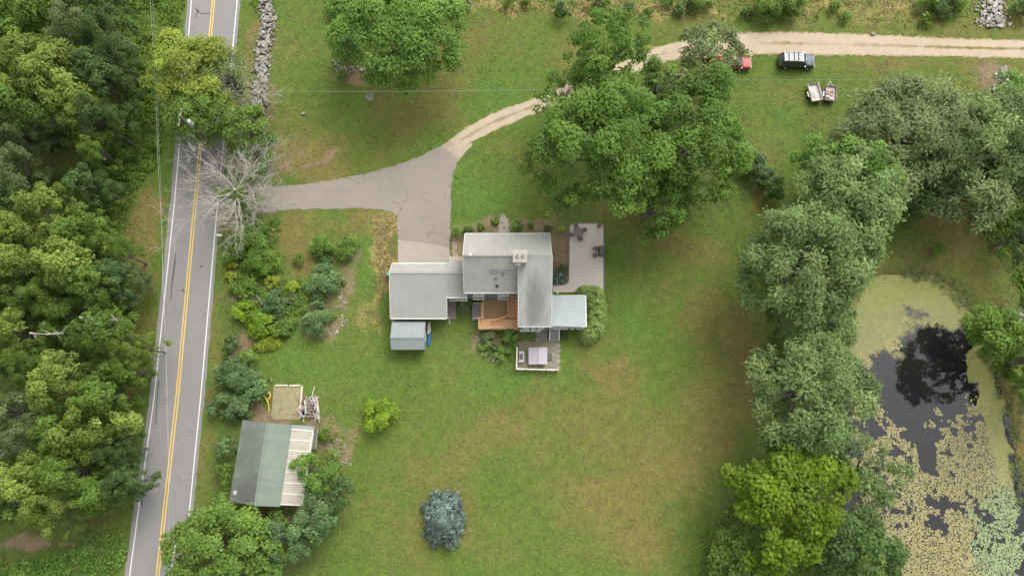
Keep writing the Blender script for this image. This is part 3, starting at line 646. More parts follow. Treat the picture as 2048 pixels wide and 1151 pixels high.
# prototypes of the common trees, crown radius 5 m, height 11 m
PROTO = {}
for k, (sd, st_, lf, lob, ncl, rc) in {'a': (11,'round',.34,.22,64,(.16,.26)), 'b': (12,'round',.30,.30,72,(.13,.24)), 'c': (13,'fine',.30,.25,66,(.14,.25)), 'd': (14,'droop',.34,.28,74,(.13,.23)), 'e': (15,'round',.38,.34,52,(.17,.27))}.items():
    me, ce_ = crown_mesh('crown', sd, 5, 1.0, 11, int(ncl*1.15), lf, st_, 1.15, lob=lob, rcl=rc)
    PROTO[k] = (me, limb_mesh('trunk', sd, 10, .26, ce_, 14))
def tree(kind_name, label, u, v, rpx, h, sp, proto=None, cat='tree', group=None, seed=1, **kw):
    """crown seen at (u,v) with half-width rpx in the photograph; unique crown when proto is None"""
    zm = h*.62; p = P(u, v, zm); R = rpx/PM(v, zm)
    root = thing(kind_name, label, cat, (p.x, p.y, 0), group, rz=random.Random(seed).uniform(0, 6.28) if proto else 0, local=True)
    if proto:
        cm, tm = PROTO[proto]; s = (R/5, R/5, h/11)
        c = link_mesh('crown', cm, None, root); c.scale = s; set_obj_mat(c, L[sp])
        tr = link_mesh('trunk', tm, None, root); tr.scale = s; set_obj_mat(tr, M['bark'])
    else:
        z0 = kw.pop('z0', h*.3); ncl = kw.pop('n', 60); leaf = kw.pop('leaf', .32); st_ = kw.pop('style', 'round'); nl = kw.pop('nl', 14)
        cm, ce_ = crown_mesh('crown', seed, R, z0, h, ncl, leaf, st_, **kw)
        link_mesh('crown', cm, L[sp], root)
        link_mesh('trunk', limb_mesh('trunk', seed, h*.9, max(.10, h*.024), ce_, nl), M['bark'], root)
    return root
def shrub(kind_name, label, u, v, rpx, h, sp, seed=1, leaf=.2, style='round', n=None, cat='shrub', group=None, sx=1, sy=1, stems=True, **kw):
    zm = h*.5; p = P(u, v, zm); R = rpx/PM(v, zm)
    root = thing(kind_name, label, cat, (p.x, p.y, 0), group, local=True)
    n = n or max(14, int(22*R+8)); kw.setdefault('rcl', (.22,.36) if R > .8 else (.3,.5))
    cm, ce_ = crown_mesh('foliage', seed, R*.92, .05, h, n, leaf, style, kw.pop('dens', 1.0), sx=sx, sy=sy, lob=kw.pop('lob', .14), **kw)
    link_mesh('foliage', cm, L[sp], root)
    mb = MB(); rg = random.Random(seed)
    for i in range(5):
        e = ce_[rg.randrange(len(ce_))]; mb.tube([(0,0,-.05), (e[0]*.4, e[1]*.4, e[2]*.6), tuple(e)], [.045, .03, .01], 4)
    mb.v = [(a+root.location.x*0, b_, c_) for a, b_, c_ in mb.v]
    mb.build('stem', M['bark'], root); return root

W = 'tree'
# --- the wood west of the road: crown centre (u,v), half-width, height, foliage, prototype
woods = [
 (30,50,62,13,'mid','d','green tree filling the top left corner of the wood'),
 (112,40,52,14,'mid','b','mid green tree on the top edge of the wood, next to the corner tree'),
 (170,75,44,13,'grey','d','brownish grey feathery tree in the upper wood by the dark evergreens'),
 (190,22,48,14,'dark','a','dark tree on the top edge of the wood beside the green verge'),
 (208,100,50,14,'dark','c','dark tree below the top edge of the wood beside the green verge'),
 (206,172,48,13,'dark','a','dark blue green tree bordering the green verge opposite the yellowish roadside tree'),
 (200,240,44,12,'dark','c','dark tree at the verge level with the bend of leaves over the road'),
 (62,120,56,13,'light','e','pale green broad tree just below the top left corner tree'),
 (126,150,60,14,'light','b','large yellow green crown in the middle of the upper wood'),
 (28,190,54,13,'light','a','mid green tree on the left picture edge in the upper wood'),
 (92,215,56,13,'mid','e','mid green tree below the large yellow green crown of the upper wood'),
 (164,222,50,13,'light','a','light green crown next to the dark trees along the verge'),
 (20,256,42,12,'grey','d','grey green tree on the left picture edge above the small mown clearing'),
 (104,250,34,11,'grey','c','grey green tree just above the small mown clearing'),
 (198,302,30,10,'mid','b','mid green tree to the right of the small mown clearing'),
 (24,352,48,12,'grey','c','olive grey tree on the left edge below the small mown clearing'),
 (128,396,30,8,'light','e','low mid green tree at the lower rim of the small mown clearing'),
 (186,366,38,9,'dark','a','low dark tree beyond the right end of the small mown clearing'),
 (30,420,40,11,'dark','d','shadowy dark tree on the left edge above the long yellow green row'),
 (20,470,42,13,'light','a','yellow green tree on the left edge at the top of the long row'),
 (98,452,52,14,'light','e','bright crown with pale tips at the top of the long yellow green row'),
 (176,470,46,13,'mid','b','mid green tree right of the pale tipped crown'),
 (150,520,58,14,'light','a','broadest yellow green crown of the wood, level with the house'),
 (232,500,38,11,'mid','c','mid green tree bordering the brown verge level with the garage'),
 (56,528,48,13,'light','b','yellow green tree left of the broadest crown, level with the house'),
 (250,556,32,10,'bluish','d','bluish tree bordering the brown verge level with the garage front'),
 (20,580,42,12,'mid','e','mid green tree on the left edge level with the garage'),
 (200,574,44,13,'mid','a','rounded green tree directly below the broadest crown'),
 (96,600,42,11,'mid','c','mid green tree behind the bare reddish branch stub'),
 (30,668,42,12,'light','b','yellow green tree on the left edge level with the small shed'),
 (138,650,40,10,'mid','e','low tree in the gap where pale bare branches cross'),
 (216,664,48,13,'mid','e','green tree leaning towards the road level with the deck'),
 (272,692,34,11,'light','c','ragged yellowish tree reaching over the road edge line'),
 (68,716,40,11,'mid','c','mid green tree left of the crossing bare branches'),
 (250,740,36,10,'mid','b','tree below the ragged roadside tree'),
 (132,770,56,14,'light','b','big pale yellow green crown above the lower wood'),
 (206,790,44,13,'mid','a','mid green crown between the big pale crown and the road'),
 (22,828,42,12,'grey','d','greyish tree on the left edge below the grassy gap'),
 (70,880,40,11,'grey','c','greyish tree among the bare grey branches of the lower wood'),
 (190,850,50,13,'light','e','yellow green crown facing the green roofed barn across the road'),
 (120,868,42,12,'mid','a','mid green crown between the bare grey branches and the road side crowns'),
 (236,900,32,10,'dark','c','small dark tree at the verge opposite the barn'),
 (252,966,36,10,'dark','d','dark low tree touching the road line near the bottom'),
 (150,946,48,13,'mid','b','mid green crown in the lower wood above the bottom grass'),
 (72,948,50,13,'light','a','yellow green crown near the long bare grey branch'),
 (30,1004,46,12,'mid','e','mid green tree on the left edge above the bare brown strip'),
 (110,1012,48,12,'light','c','pale green tree at the bottom rim of the lower wood'),
 (196,984,40,11,'mid','a','rounded tree at the lower right corner of the wood'),
 # outside the left edge, so that the wood goes on
 (-60,60,70,13,'mid','a','tree beyond the left picture edge, upper wood'), (-60,240,70,13,'dark','b','tree beyond the left picture edge, above the clearing'),
 (-55,430,65,13,'mid','e','tree beyond the left picture edge, level with the driveway'), (-55,610,65,13,'light','a','tree beyond the left picture edge, level with the garage'), (-55,800,65,12,'mid','b','tree beyond the left picture edge, level with the hot tub'), (-50,980,60,12,'mid','c','tree beyond the left picture edge, level with the barn'),
]
for i, (u, v, r, h, sp, pr_, lab) in enumerate(woods):
    tree('broadleaf_tree', lab, u, v, r*1.06, h, sp, pr_, seed=100+i, group='trees of the wood west of the road')

# --- trees over the road
tree('roadside_tree', 'yellowing leafy tree overhanging the left lane of the road', 384,150,82,12,'turning', None, seed=31, n=120, leaf=.28, style='round', dens=1.0, sy=1.05, sx=.95, lob=.36)
tree('roadside_tree', 'green leafy tree under the yellowing one, covering the whole road', 405,234,72,10,'mid', None, seed=32, n=110, leaf=.3, style='fine', dens=1.0, sy=.62, lob=.16)
tree('roadside_tree', 'green tree between the road and the stone wall end', 494,262,48,8,'weed', None, seed=33, n=60, leaf=.28, style='round', sy=1.1)
tree('roadside_tree', 'small dark green tree next to the top of the driveway mouth', 522,318,36,6,'bluish', None, seed=34, n=30, leaf=.26, style='droop', sy=1.3)
tree('sparse_tree', 'thin grey leaved tree on the right road edge with bare twigs showing', 456,165,64,10,'grey', None, seed=35, n=60, leaf=.20, style='fine', dens=.30, sy=1.1, nl=46)
# --- the big trees north of the house
tree('shade_tree', 'bright green rounded tree in the top lawn above the service wire', 800,66,142,13,'fresh', None, seed=41, n=190, leaf=.31, dens=1.0, lob=.12, rcl=(.09,.15), sy=.86)
shrub('lilac', 'blue green shrub tucked against the left side of the rounded top lawn tree', 688,98,24,3.2,'bluish', 42, leaf=.26, sy=1.5)
shrub('garden_shrub', 'small green shrub in the stony bed below the rounded top lawn tree', 688,152,14,1.2,'mid', 43)
tree('shade_tree', 'tall feathery topped tree at the upper end of the big grove, over the track', 1212,118,84,17,'grove', None, seed=44, n=110, leaf=.31, dens=.8, lob=.28, rcl=(.12,.20), style='round')
tree('shade_tree', 'largest deep green tree of the grove north of the house', 1206,292,142,18,'grove', None, seed=45, n=230, leaf=.32, dens=.95, lob=.22, rcl=(.10,.17))
tree('shade_tree', 'broad tree with paler leaves on the right of the grove', 1382,290,118,16,'grove', None, seed=46, n=180, leaf=.31, dens=1.0, lob=.20, rcl=(.10,.18))
tree('shade_tree', 'lower tree at the bottom of the grove, pointing towards the patio', 1310,402,74,11,'grove', None, seed=47, n=90, leaf=.34, dens=1.0, lob=.22, rcl=(.13,.2))
tree('shade_tree', 'low tree hanging over the track at the left of the grove', 1128,196,62,11,'mid', None, seed=48, n=60, leaf=.34, dens=.8, lob=.32, rcl=(.13,.21))
tree('shade_tree', 'small tree between the utility pole and the paler grove tree', 1318,170,46,10,'mid', None, seed=49, n=50, leaf=.32, dens=.95, rcl=(.15,.24))
tree('willow_tree', 'rounded grey green tree growing beside the track, covering the rear of the red car', 1420,112,63,9,'grey', None, seed=50, n=90, leaf=.30, style='droop', dens=.9, lob=.08, rcl=(.13,.2))
for i, (u, v, r, lab) in enumerate([(1500,320,27,'first dark shrub of the curved hedge, touching the grove'), (1522,345,26,'second dark shrub of the curved hedge, below the one touching the grove'), (1542,374,26,'last dark shrub of the curved hedge, touching the grey green tree'), (1478,296,22,'rounded shrub at the foot of the paler grove tree, where the curved hedge starts')]):
    shrub('hedge_shrub', lab, u, v, r, 3, 'bluish' if i != 2 else 'dark', 60+i, leaf=.26)
# --- the trees on the right
tree('maple_tree', 'fresh green tree top sticking out above the silvery grove by the pond', 1700,345,98,14,'fresh', None, seed=51, n=120, leaf=.38, dens=1.0, lob=.12, rcl=(.11,.18), sy=.9)
tree('silver_maple', 'big silvery green tree in the middle right, upper one of the silvery grove', 1676,422,116,16,'silver', None, seed=52, n=170, leaf=.31, style='droop', dens=1.0, lob=.14, rcl=(.10,.16))
tree('silver_maple', 'big silvery green tree above the tip of the pond, left of the yellow algae', 1602,526,126,16,'silver', None, seed=53, n=190, leaf=.31, style='droop', dens=1.0, lob=.15, rcl=(.10,.16))
tree('silver_maple', 'pale silvery tree along the left bank of the pond', 1614,784,118,14,'silver', None, seed=54, n=170, leaf=.30, style='droop', dens=.95, lob=.10, rcl=(.10,.17), sy=1.1)
tree('silver_maple', 'narrow silvery tree joining the two big ones left of the pond tip', 1655,662,50,9,'silver', None, seed=55, n=90, leaf=.30, style='droop', dens=.9, lob=.2, rcl=(.13,.2))
tree('willow_tree', 'wide weeping tree with grey green strands below the two trailers', 1810,272,148,13,'grey', None, seed=56, n=210, leaf=.31, style='droop', dens=.95, lob=.20, rcl=(.09,.16), sy=.82)
tree('willow_tree', 'grey green weeping tree at the right picture edge above the pond meadow', 1962,288,112,13,'silver', None, seed=57, n=150, leaf=.30, style='droop', dens=.95, lob=.18, rcl=(.10,.17))
tree('willow_tree', 'thin pale willow leaning over the lower left bank of the pond', 1738,940,72,8,'silver', None, seed=58, n=66, leaf=.30, style='droop', dens=.55, lob=.25, rcl=(.13,.22), nl=30)
tree('maple_tree', 'bright yellow green tree with clumped leaves at the bottom right', 1574,1002,118,13,'bright', None, seed=59, n=120, leaf=.42, dens=1.1, lob=.20, rcl=(.13,.20))
tree('dark_tree', 'dark green tree between the bright tree and the bottom of the pond', 1712,1100,84,9,'dark', None, seed=60, n=70, leaf=.32, dens=1.0)
tree('dark_tree', 'mid green tree on the bottom edge left of the bright tree', 1478,1112,74,7,'mid', None, seed=61, n=80, leaf=.28, dens=1.0, sy=.8)
tree('bank_tree', 'tree on the right bank whose dark mirror image fills the open water', 2206,698,80,22,'mid', None, seed=62, n=170, leaf=.44, dens=.75, lob=.34, rcl=(.12,.2), z0=7, sy=1.25, sx=.85)
tree('bank_tree', 'low leafy tree on the right bank between the meadow and the pond', 1996,668,62,7,'weed', None, seed=63, n=84, leaf=.32, dens=.9, lob=.25, sy=.85)
tree('bank_tree', 'light green tree at the right picture edge beside the rock pile', 2030,190,48,7,'fresh', None, seed=64, n=44, leaf=.32)
tree('dark_tree', 'dark tree at the right picture edge beyond the meadow fence line', 2048,470,46,9,'dark', None, seed=65, n=50, leaf=.32, sy=1.6)
tree('willow_tree', 'weeping tree cut by the right picture edge beside the other willows', 2075,330,90,12,'grey', None, seed=67, n=100, leaf=.30, style='droop', dens=.95, lob=.15)
tree('willow_tree', 'grey green weeping tree filling the corner between two willows above the meadow', 1945,372,76,11,'grey', None, seed=167, n=90, leaf=.30, style='droop', dens=.95, lob=.15)
tree('dark_tree', 'dark hanging tree under the willows at the upper end of the pond meadow', 1850,400,62,7,'dark', None, seed=68, n=60, leaf=.30, style='droop', dens=.9, sy=.7)
tree('bank_tree', 'small light tree on the right bank at the right picture edge, below the leafy one', 2082,768,50,7,'weed', None, seed=69, n=60, leaf=.32, dens=.9)
shrub('willow_shrub', 'pale thorny shrub standing alone in the pond meadow', 1875,502,17,1.4,'weed', 66, dens=.5)
# --- bottom left group round the barn
tree('dark_tree', 'broad leafy tree on the bottom edge touching the road below the barn', 440,1092,112,8,'mid', None, seed=71, n=170, leaf=.32, dens=1.0, lob=.16, rcl=(.10,.17), sy=.78)
tree('dark_tree', 'grey green tree on the bottom edge right of the broad leafy one', 566,1076,54,6,'bluish', None, seed=72, n=60, leaf=.26, dens=.95)
tree('dark_tree', 'blue green tree below the lower right barn corner', 632,1034,48,6,'bluish', None, seed=73, n=54, leaf=.25, dens=.95)
tree('small_tree', 'bright green tree leaning over the white barn panels', 636,940,42,6,'fresh', None, seed=74, n=44, leaf=.30, dens=1.05)
tree('small_tree', 'dark green tree at the right of the one over the barn panels', 672,982,34,5,'dark', None, seed=75, n=36, leaf=.26, dens=1.0, sy=1.1)
for i, (u, v, r, h, sp, lab, sy) in enumerate([
 (468,742,34,3.2,'bluish','upper left rounded shrub of the blue green clump above the barn',1), (505,772,32,3.2,'bluish','right hand shrub of the blue green clump, next to the sand bed',1.1),
 (452,812,30,3,'bluish','lower left shrub of the blue green clump above the barn',1), (486,812,26,2.8,'bluish','lowest inner shrub of the blue green clump, near the barn corner',.9),
 (490,718,20,2.4,'mid','small mid green shrub at the top of the blue green clump',1), (468,690,20,2.2,'dark','dark rounded shrub standing alone near the white road line',1),
 (452,892,20,2.4,'bluish','blue green shrub against the upper west wall of the barn',1.6), (448,950,18,2.2,'weed','yellowish shrub against the lower west wall of the barn',1.5),
 (440,1030,24,1.6,'grey','grey green shrub by the road below the barn corner',.8), (655,868,18,1.2,'weed','light green shrub right of the ladder by the barn',1)]):
    shrub('lilac' if sp == 'bluish' else 'roadside_shrub', lab, u, v, r, h, sp, 80+i, leaf=.24, sy=sy)
# --- the garden bed between road and garage
for i, (u, v, r, h, sp, lab, sy, nm) in enumerate([
 (642,492,24,1.8,'mid','rounded bright shrub, upper left of the garden group nearest the driveway',1,'garden_shrub'), (692,496,25,1.8,'mid','loose shrub, upper right of the garden group nearest the driveway',1,'garden_shrub'),
 (654,522,18,1.3,'dark','low dark shrub between the two upper garden shrubs',1,'garden_shrub'), (643,564,34,2.4,'bluish','largest blue green rounded shrub in the middle of the garden bed',1,'lilac'),
 (633,601,17,1.6,'bluish','small blue green ball touching the largest rounded shrub from below',1,'lilac'), (631,646,28,2.2,'bluish','lowest blue green ball by the lawn edge',1,'lilac'),
 (552,604,24,1.8,'bluish','pale blue green shrub left of the small ball',1,'lilac'), (553,636,16,1.4,'dark','darker blue green shrub right above the yellow lime edging',1,'garden_shrub'),
 (500,478,36,2.6,'fresh','tall green shrub under the bleached dead tree',1,'garden_shrub'), (470,500,26,2,'mid','shrub beside the mailbox',1.2,'garden_shrub'), (520,522,34,2.2,'weed','mid green shrub below the tall one under the dead tree',1,'garden_shrub'),
 (462,514,16,1.1,'yellow','yellow leaved bush near the road below the mailbox',1.3,'golden_bush'), (459,546,15,1,'yellow','lower yellow leaved bush along the road verge',1.4,'golden_bush'), (543,524,13,.9,'yellow','small yellow bush at the inner edge of the tall garden shrubs',1,'golden_bush'),
 (544,562,14,1,'yellow','yellow bush left of the largest blue green ball',1,'golden_bush'), (586,573,12,1,'yellow','brightest yellow bush touching the largest blue green ball',1,'golden_bush'),
 (488,572,26,1.4,'weed','low green plants near the fallen log in the garden bed',1,'garden_shrub'), (490,622,24,1.8,'lime','bright green shrub at the road side of the lower garden',1,'garden_shrub'),
 (520,648,28,2,'lime','bright yellow green shrub above the lime edging',1,'garden_shrub'), (565,655,22,1.6,'weed','green shrub at the right end of the lime edging',.9,'garden_shrub'),
 (684,563,9,.6,'grey','tiny pale plant right of the largest blue green ball',1,'garden_plant'), (664,633,9,.7,'mid','tiny green plant right of the lowest blue green ball',1,'garden_plant'), (600,520,12,1,'weed','low plant at the lawn side of the garden bed',1.2,'garden_plant'),
 (583,598,12,.8,'grey','grey herb patch beside the small blue green ball',1,'garden_plant'),
 (760,832,34,2.6,'lime','lime green bush alone on the open lawn below the shed',1,'lime_bush'),
 (915,463,11,1.5,'fresh','bright green ball shrub at the left end of the front bed',1,'garden_shrub'), (937,462,12,1.6,'dark','dark green shrub behind the left front corner of the house',.8,'garden_shrub'),
 (1034,452,11,.7,'mid','green plant in the front bed right of the flagstones',1,'garden_plant'), (1096,457,8,.9,'dark','small dark ball at the right end of the front bed',1,'garden_plant'), (1123,461,8,.6,'yellow','yellow green plant between house and patio corner',1,'garden_plant'),
 (990,440,9,.5,'weed','low yellowish plant in the front bed left of the flagstones',.7,'garden_plant'), (962,452,8,.5,'weed','small plant in the front bed near the house corner',1,'garden_plant'), (1060,450,7,.5,'weed','small plant in the middle of the front bed',1,'garden_plant'),
 (1127,536,9,1.0,'dark','dark shrub in the mulch above the blue green perennial',1,'garden_shrub'),
 (925,616,12,.9,'grey','pale leaved plants between the grey landing and the hatch',1.3,'garden_plant'), (940,607,7,.8,'mid','small plant with white flowers by the hatch',1,'garden_plant'),
 (984,680,20,1.2,'grey','pale green hydrangea below the deck',1,'garden_shrub'), (1020,668,18,1.1,'mid','mid green shrub under the deck railing corner',.9,'garden_shrub'), (1003,708,16,1.3,'mid','pointed green shrub left of the white fence',1,'garden_shrub'), (970,700,14,.8,'mid','low plants with white flowers along the lawn edge below the deck',1,'garden_plant'),
 (1033,692,6,.6,'fresh','small bright plant at the top post of the white fence',1,'garden_plant'), (1130,668,10,.8,'dark','dark green plant right of the white railed steps',.8,'garden_plant')]):
    shrub(nm, lab, u, v, r, h, sp, 200+i, leaf=.22 if r > 12 else .15, sy=sy)
shrub('hosta_edging', 'lime yellow curved edging of low plants at the lower end of the garden bed', 536,686,30,.5,'yellow', 260, leaf=.16, sy=.32)
shrub('blue_perennial', 'spiky blue green perennial at the inner patio corner', 1120,553,15,.8,'blue', 261, leaf=.26, style='needle', cat='plant')
# conifers
def spruce(label, u, v, rx, ry, h, seed, n, leaf, sp='blue', name='blue_spruce'):
    p = P(u, v, h*.25); R = rx/PM(v, h*.25)
    root = thing(name, label, 'tree', (p.x, p.y, 0), local=True)
    cm, ce_ = crown_mesh('crown', seed, R, .2, h, n, leaf, 'needle', 1.25, sy=ry/rx, cone=True, rcl=(.09,.14)); link_mesh('crown', cm, L[sp], root)
    mb = MB(); mb.tube([(0,0,-.1),(0,0,h*.95)], [.16,.02], 6); mb.build('trunk', M['bark'], root)
spruce('silvery blue spruce alone on the lower lawn', 888,1036,49,68, 5.5, 91, 560, .20)
spruce('very small blue spruce at the top edge beside the rounded tree', 936,14,9,11, 2.4, 92, 30, .16)
# young orchard shrubs in the straw field
fs = [(1127,20,17,2.4,'dark','dark round shrub alone in the straw at the top, left of the row'), (1015,6,13,1.6,'mid','low shrub on the top edge above the left straw patch'), (1052,0,11,1.4,'mid','low shrub on the top edge between the two left straw patches'), (1190,2,16,2,'bluish','shrub on the top edge over the tall grove tree'),
 (1212,6,12,1.8,'mid','smaller shrub touching the one over the tall grove tree'), (1254,20,15,2,'dark','dark shrub in the straw above the track bend'), (1296,22,9,1.3,'mid','little shrub right of the dark one above the track bend'), (1358,20,11,1.5,'dark','small dark shrub above the grey green track tree'),
 (1334,4,13,1.6,'mid','shrub at the top edge above the small dark one'), (1396,4,20,2,'mid','wide shrub at the top edge left of the big hedge block'), (1380,2,12,2,'bluish','blue green shrub at the top edge beside the wide one'), (1418,10,9,1.5,'weed','light shrub by the wide top edge shrub'),
 (1494,26,11,1.6,'dark','small round shrub below the left end of the big hedge block'), (1546,8,34,3,'mid','left half of the large hedge block on the top edge'), (1586,6,26,3,'mid','right half of the large hedge block on the top edge'),
 (1692,34,12,1.3,'mid','small green shrub in the middle of the rough field'), (1670,14,11,1.2,'weed','yellowish shrub in the rough field beside the small green one'), (1852,38,13,1.4,'weed','small shrub at the foot of the slanting bush row'), (1888,12,26,2.6,'dark','dark lower bush of the slanting row near the rock strip'), (1862,0,22,2.4,'mid','upper bush of the slanting row near the rock strip'), (1916,8,18,2.2,'mid','bush of the slanting row closest to the rock strip'),
 (2046,16,20,2.4,'dark','dark bush in the top right corner'), (668,10,20,2.2,'fresh','bright shrub on the top edge left of the rounded tree'), (905,6,24,2,'mid','green shrub on the top edge right of the rounded tree')]
for i, (u, v, r, h, sp, lab) in enumerate(fs):
    shrub('field_shrub', lab, u, v, r, h, sp, 300+i, leaf=.22)

# --- growth nobody could count
def undergrowth(name, label, poly_px, nclump, sps, hmax, rc=(.35,.8), leaf=.22, style='round', seed=1, dens=.8, cat='undergrowth', z=0):
    rng = np.random.RandomState(seed); pts = in_px(poly_px, nclump, rng); Vs, Ts = [], []
    for (u_, v_, a_, b_) in ((120,324,72,30),(35,775,52,34),(55,1094,80,15),(190,1036,60,18)):      # grassy openings
        c_ = P(u_, v_); s__ = PM(v_); pts = pts[((pts[:,0]-c_.x)*s__/a_)**2+((pts[:,1]-c_.y)*s__/b_)**2 > 1]
    hh = fbm(pts[:,0]*.35+seed, pts[:,1]*.35, 3)
    for (x, y), hq in zip(pts, hh):
        r = rng.uniform(*rc); n = max(6, int(dens*6*r*r/(leaf*leaf)))
        q = rng.normal(0, 1, (n,3)); q[:,2] = abs(q[:,2]); q /= np.linalg.norm(q, axis=1)[:,None]
        zt = max(.12, (hq-.25)*2*hmax*rng.uniform(.5, 1.1))
        pos = np.array([x, y, 0])+q*np.array([r, r, zt])*rng.uniform(.5, 1.05, n)[:,None]
        V, T = leaves_at(rng, pos, q, leaf, style, rng.uniform(.75,1.2), rng.uniform(0,.8)); Vs.append(V); Ts.append(T)
    tag(link_mesh(name, fast_mesh(name, np.concatenate(Vs), 4, np.concatenate(Ts)), L[sps]), label, cat, kind='stuff')
undergrowth('undergrowth', 'green brambles and weeds along the left verge of the road at the top', [(255,-30),(375,-30),(352,60),(325,200),(322,300),(300,350),(235,370),(215,300),(235,150)], 1300, 'weed', 1.7, seed=1)
undergrowth('undergrowth', 'dark low growth on the floor of the upper wood', [(-90,-40),(290,-40),(280,300),(230,370),(-90,380)], 520, 'dark', 1.5, (.5,1.1), .3, seed=2)
undergrowth('undergrowth', 'mixed low growth between the small clearing and the brown verge', [(150,300),(300,290),(275,380),(240,470),(150,430),(80,410),(60,370)], 380, 'mid', 1.5, (.4,.9), .26, seed=3)
undergrowth('undergrowth', 'low growth on the floor of the middle and lower wood', [(-90,420),(230,440),(262,600),(262,700),(245,860),(255,960),(180,1010),(-90,1030)], 620, 'dark', 1.6, (.5,1.1), .3, seed=4)
undergrowth('undergrowth', 'bright green weeds in the bottom left corner', [(-90,1130),(60,1120),(140,1100),(170,1060),(250,1075),(240,1200),(-90,1260)], 420, 'fresh', 1.0, (.35,.8), .24, seed=5)
undergrowth('undergrowth', 'weeds and perennials filling the garden bed by the road', [(452,470),(560,440),(556,520),(620,570),(610,640),(570,672),(520,690),(494,650),(486,600),(470,590),(455,560)], 300, 'fresh', 1.0, (.3,.65), .20, seed=6)
undergrowth('undergrowth', 'thicket along the right picture edge above the meadow', [(1940,410),(2140,330),(2140,640),(2060,640),(2030,560),(1975,480),(1945,440)], 420, 'weed', 1.8, (.4,.9), .28, seed=7)
undergrowth('undergrowth', 'bank vegetation right of the pond', [(1925,640),(2000,620),(2140,640),(2140,830),(2060,820),(2010,760),(1960,700)], 300, 'weed', 1.2, (.35,.8), .26, seed=8)
undergrowth('undergrowth', 'reedy mud edge plants above the pond tip', [(1810,560),(1800,530),(1850,528),(1920,560),(1960,600),(1965,640),(1935,640),(1900,590),(1850,562)], 160, 'grey', .35, (.2,.45), .14, 'fine', seed=9, dens=.4)
undergrowth('undergrowth', 'low green growth under the bright tree at the bottom right', [(1405,1060),(1460,1010),(1640,1060),(1800,1080),(1820,1240),(1400,1240)], 330, 'mid', 1.2, (.4,.9), .26, seed=10)
undergrowth('undergrowth', 'low shady growth on the left bank of the pond under the silvery trees', [(1540,600),(1700,600),(1715,700),(1700,880),(1690,980),(1600,900),(1530,800)], 300, 'dark', .9, (.4,.9), .26, seed=11)
undergrowth('weeds', 'weeds round the back and side of the barn', [(425,1020),(470,1008),(560,1020),(640,1010),(650,890),(680,930),(700,1000),(640,1060),(500,1060),(430,1050)], 170, 'mid', .6, (.25,.5), .18, seed=12)
undergrowth('dry_stalks', 'tan and golden dry stalks of the rough field along the top edge', [(950,-50),(2140,-50),(2140,30),(1800,46),(1600,36),(1300,26),(1180,30),(950,22)], 900, 'tan', .5, (.2,.5), .2, 'fine', seed=13, dens=.4)
undergrowth('weeds', 'green weeds between the dry stalks of the rough field', [(950,-50),(2140,-50),(2140,50),(1800,56),(1450,40),(1180,34),(950,28)], 420, 'weed', .5, (.25,.6), .2, 'fine', seed=14, dens=.5)
undergrowth('straw_grass', 'flattened pale straw grass along the left side of the driveway', [(752,428),(792,424),(793,520),(778,560),(765,590),(748,580),(750,500)], 190, 'tan', .12, (.2,.45), .2, 'fine', seed=15, dens=.5)
undergrowth('weeds', 'brown weeds and grass on the right bank of the pond', [(1985,740),(2060,760),(2140,900),(2140,1200),(2080,1120),(2035,1000),(2015,880)], 260, 'grey', .5, (.25,.6), .2, 'fine', seed=16, dens=.45)
undergrowth('ferns', 'low plants in the bed below the deck', [(958,664),(1030,660),(1032,690),(1030,726),(990,724),(960,695)], 60, 'mid', .4, (.2,.4), .14, seed=17)
undergrowth('vines', 'green plants round the stone wall top', [(500,0),(520,-30),(548,-30),(545,20),(520,40)], 40, 'fresh', .8, (.3,.6), .2, seed=18)

# --- bleached dead trees
def dead_tree(name, label, u, v, h, spread, seed, nlimb, ivy, density=3, zf=.8, thin=1.0):
    p = P(u, v, h*.5); root = thing(name, label, 'tree', (p.x, p.y, 0), local=True)
    rg = random.Random(seed); tr = MB(); br = MB()
    tr.tube([(0,0,-.2),(.05,0,1.5),(-.05,.05,h*.4),(.05,0,h*.62)], [.42,.30,.25,.16], 8)
    def grow(p0, d, ln, r, lev):
        pts = [p0]; rr = [r]; dd = d.copy(); k = 5
        for i in range(k):
            dd = (dd+Vector((rg.uniform(-1,1), rg.uniform(-1,1), rg.uniform(-.5,.7)))*.27).normalized()
            pts.append(pts[-1]+dd*ln/k); rr.append(r*(1-.85*(i+1)/k)+.004)
        br.tube(pts, rr, 5 if lev < 2 else 3, cap=False)
        if lev < density:
            for i in range(rg.randint(4, 5)):
                q = rg.randint(1, k); f = (pts[q]-pts[q-1]).normalized()
                nd = (f*.75+Vector((rg.uniform(-1,1), rg.uniform(-1,1), rg.uniform(-.4,.6)))*.75).normalized()
                grow(pts[q], nd, ln*rg.uniform(.35,.6), rr[q]*.66+.003, lev+1)
    for i in range(nlimb):
        a = 2*math.pi*i/nlimb+rg.uniform(-.2,.2); e = rg.uniform(.1,.75)
        grow(Vector((0,0,h*rg.uniform(.25,.6))), Vector((math.cos(a)*math.cos(e), math.sin(a)*math.cos(e), math.sin(e)*zf)).normalized(), spread*rg.uniform(.7,1.1), rg.uniform(.04,.068), 0)
    tr.build('trunk', M['deadwood'], root, True); b_ = br.build('branches', M['deadwood'], root); b_['kind'] = 'stuff'
    if ivy:
        cm, _c = crown_mesh('ivy', seed, ivy, .3, h*.6, 34, .26, 'round', .6, lob=.5, rcl=(.2,.36)); link_mesh('ivy', cm, L['weed'], root)
dead_tree('dead_tree', 'bleached bare dead tree with ivied trunk spreading over road and driveway mouth', 474,384,9,6.2, 5, 34, 2.4, 3)
dead_tree('bare_tree', 'bare pale branched tree standing in the leafy clump over the road', 452,205,10,4.6, 8, 9, 0, 2)
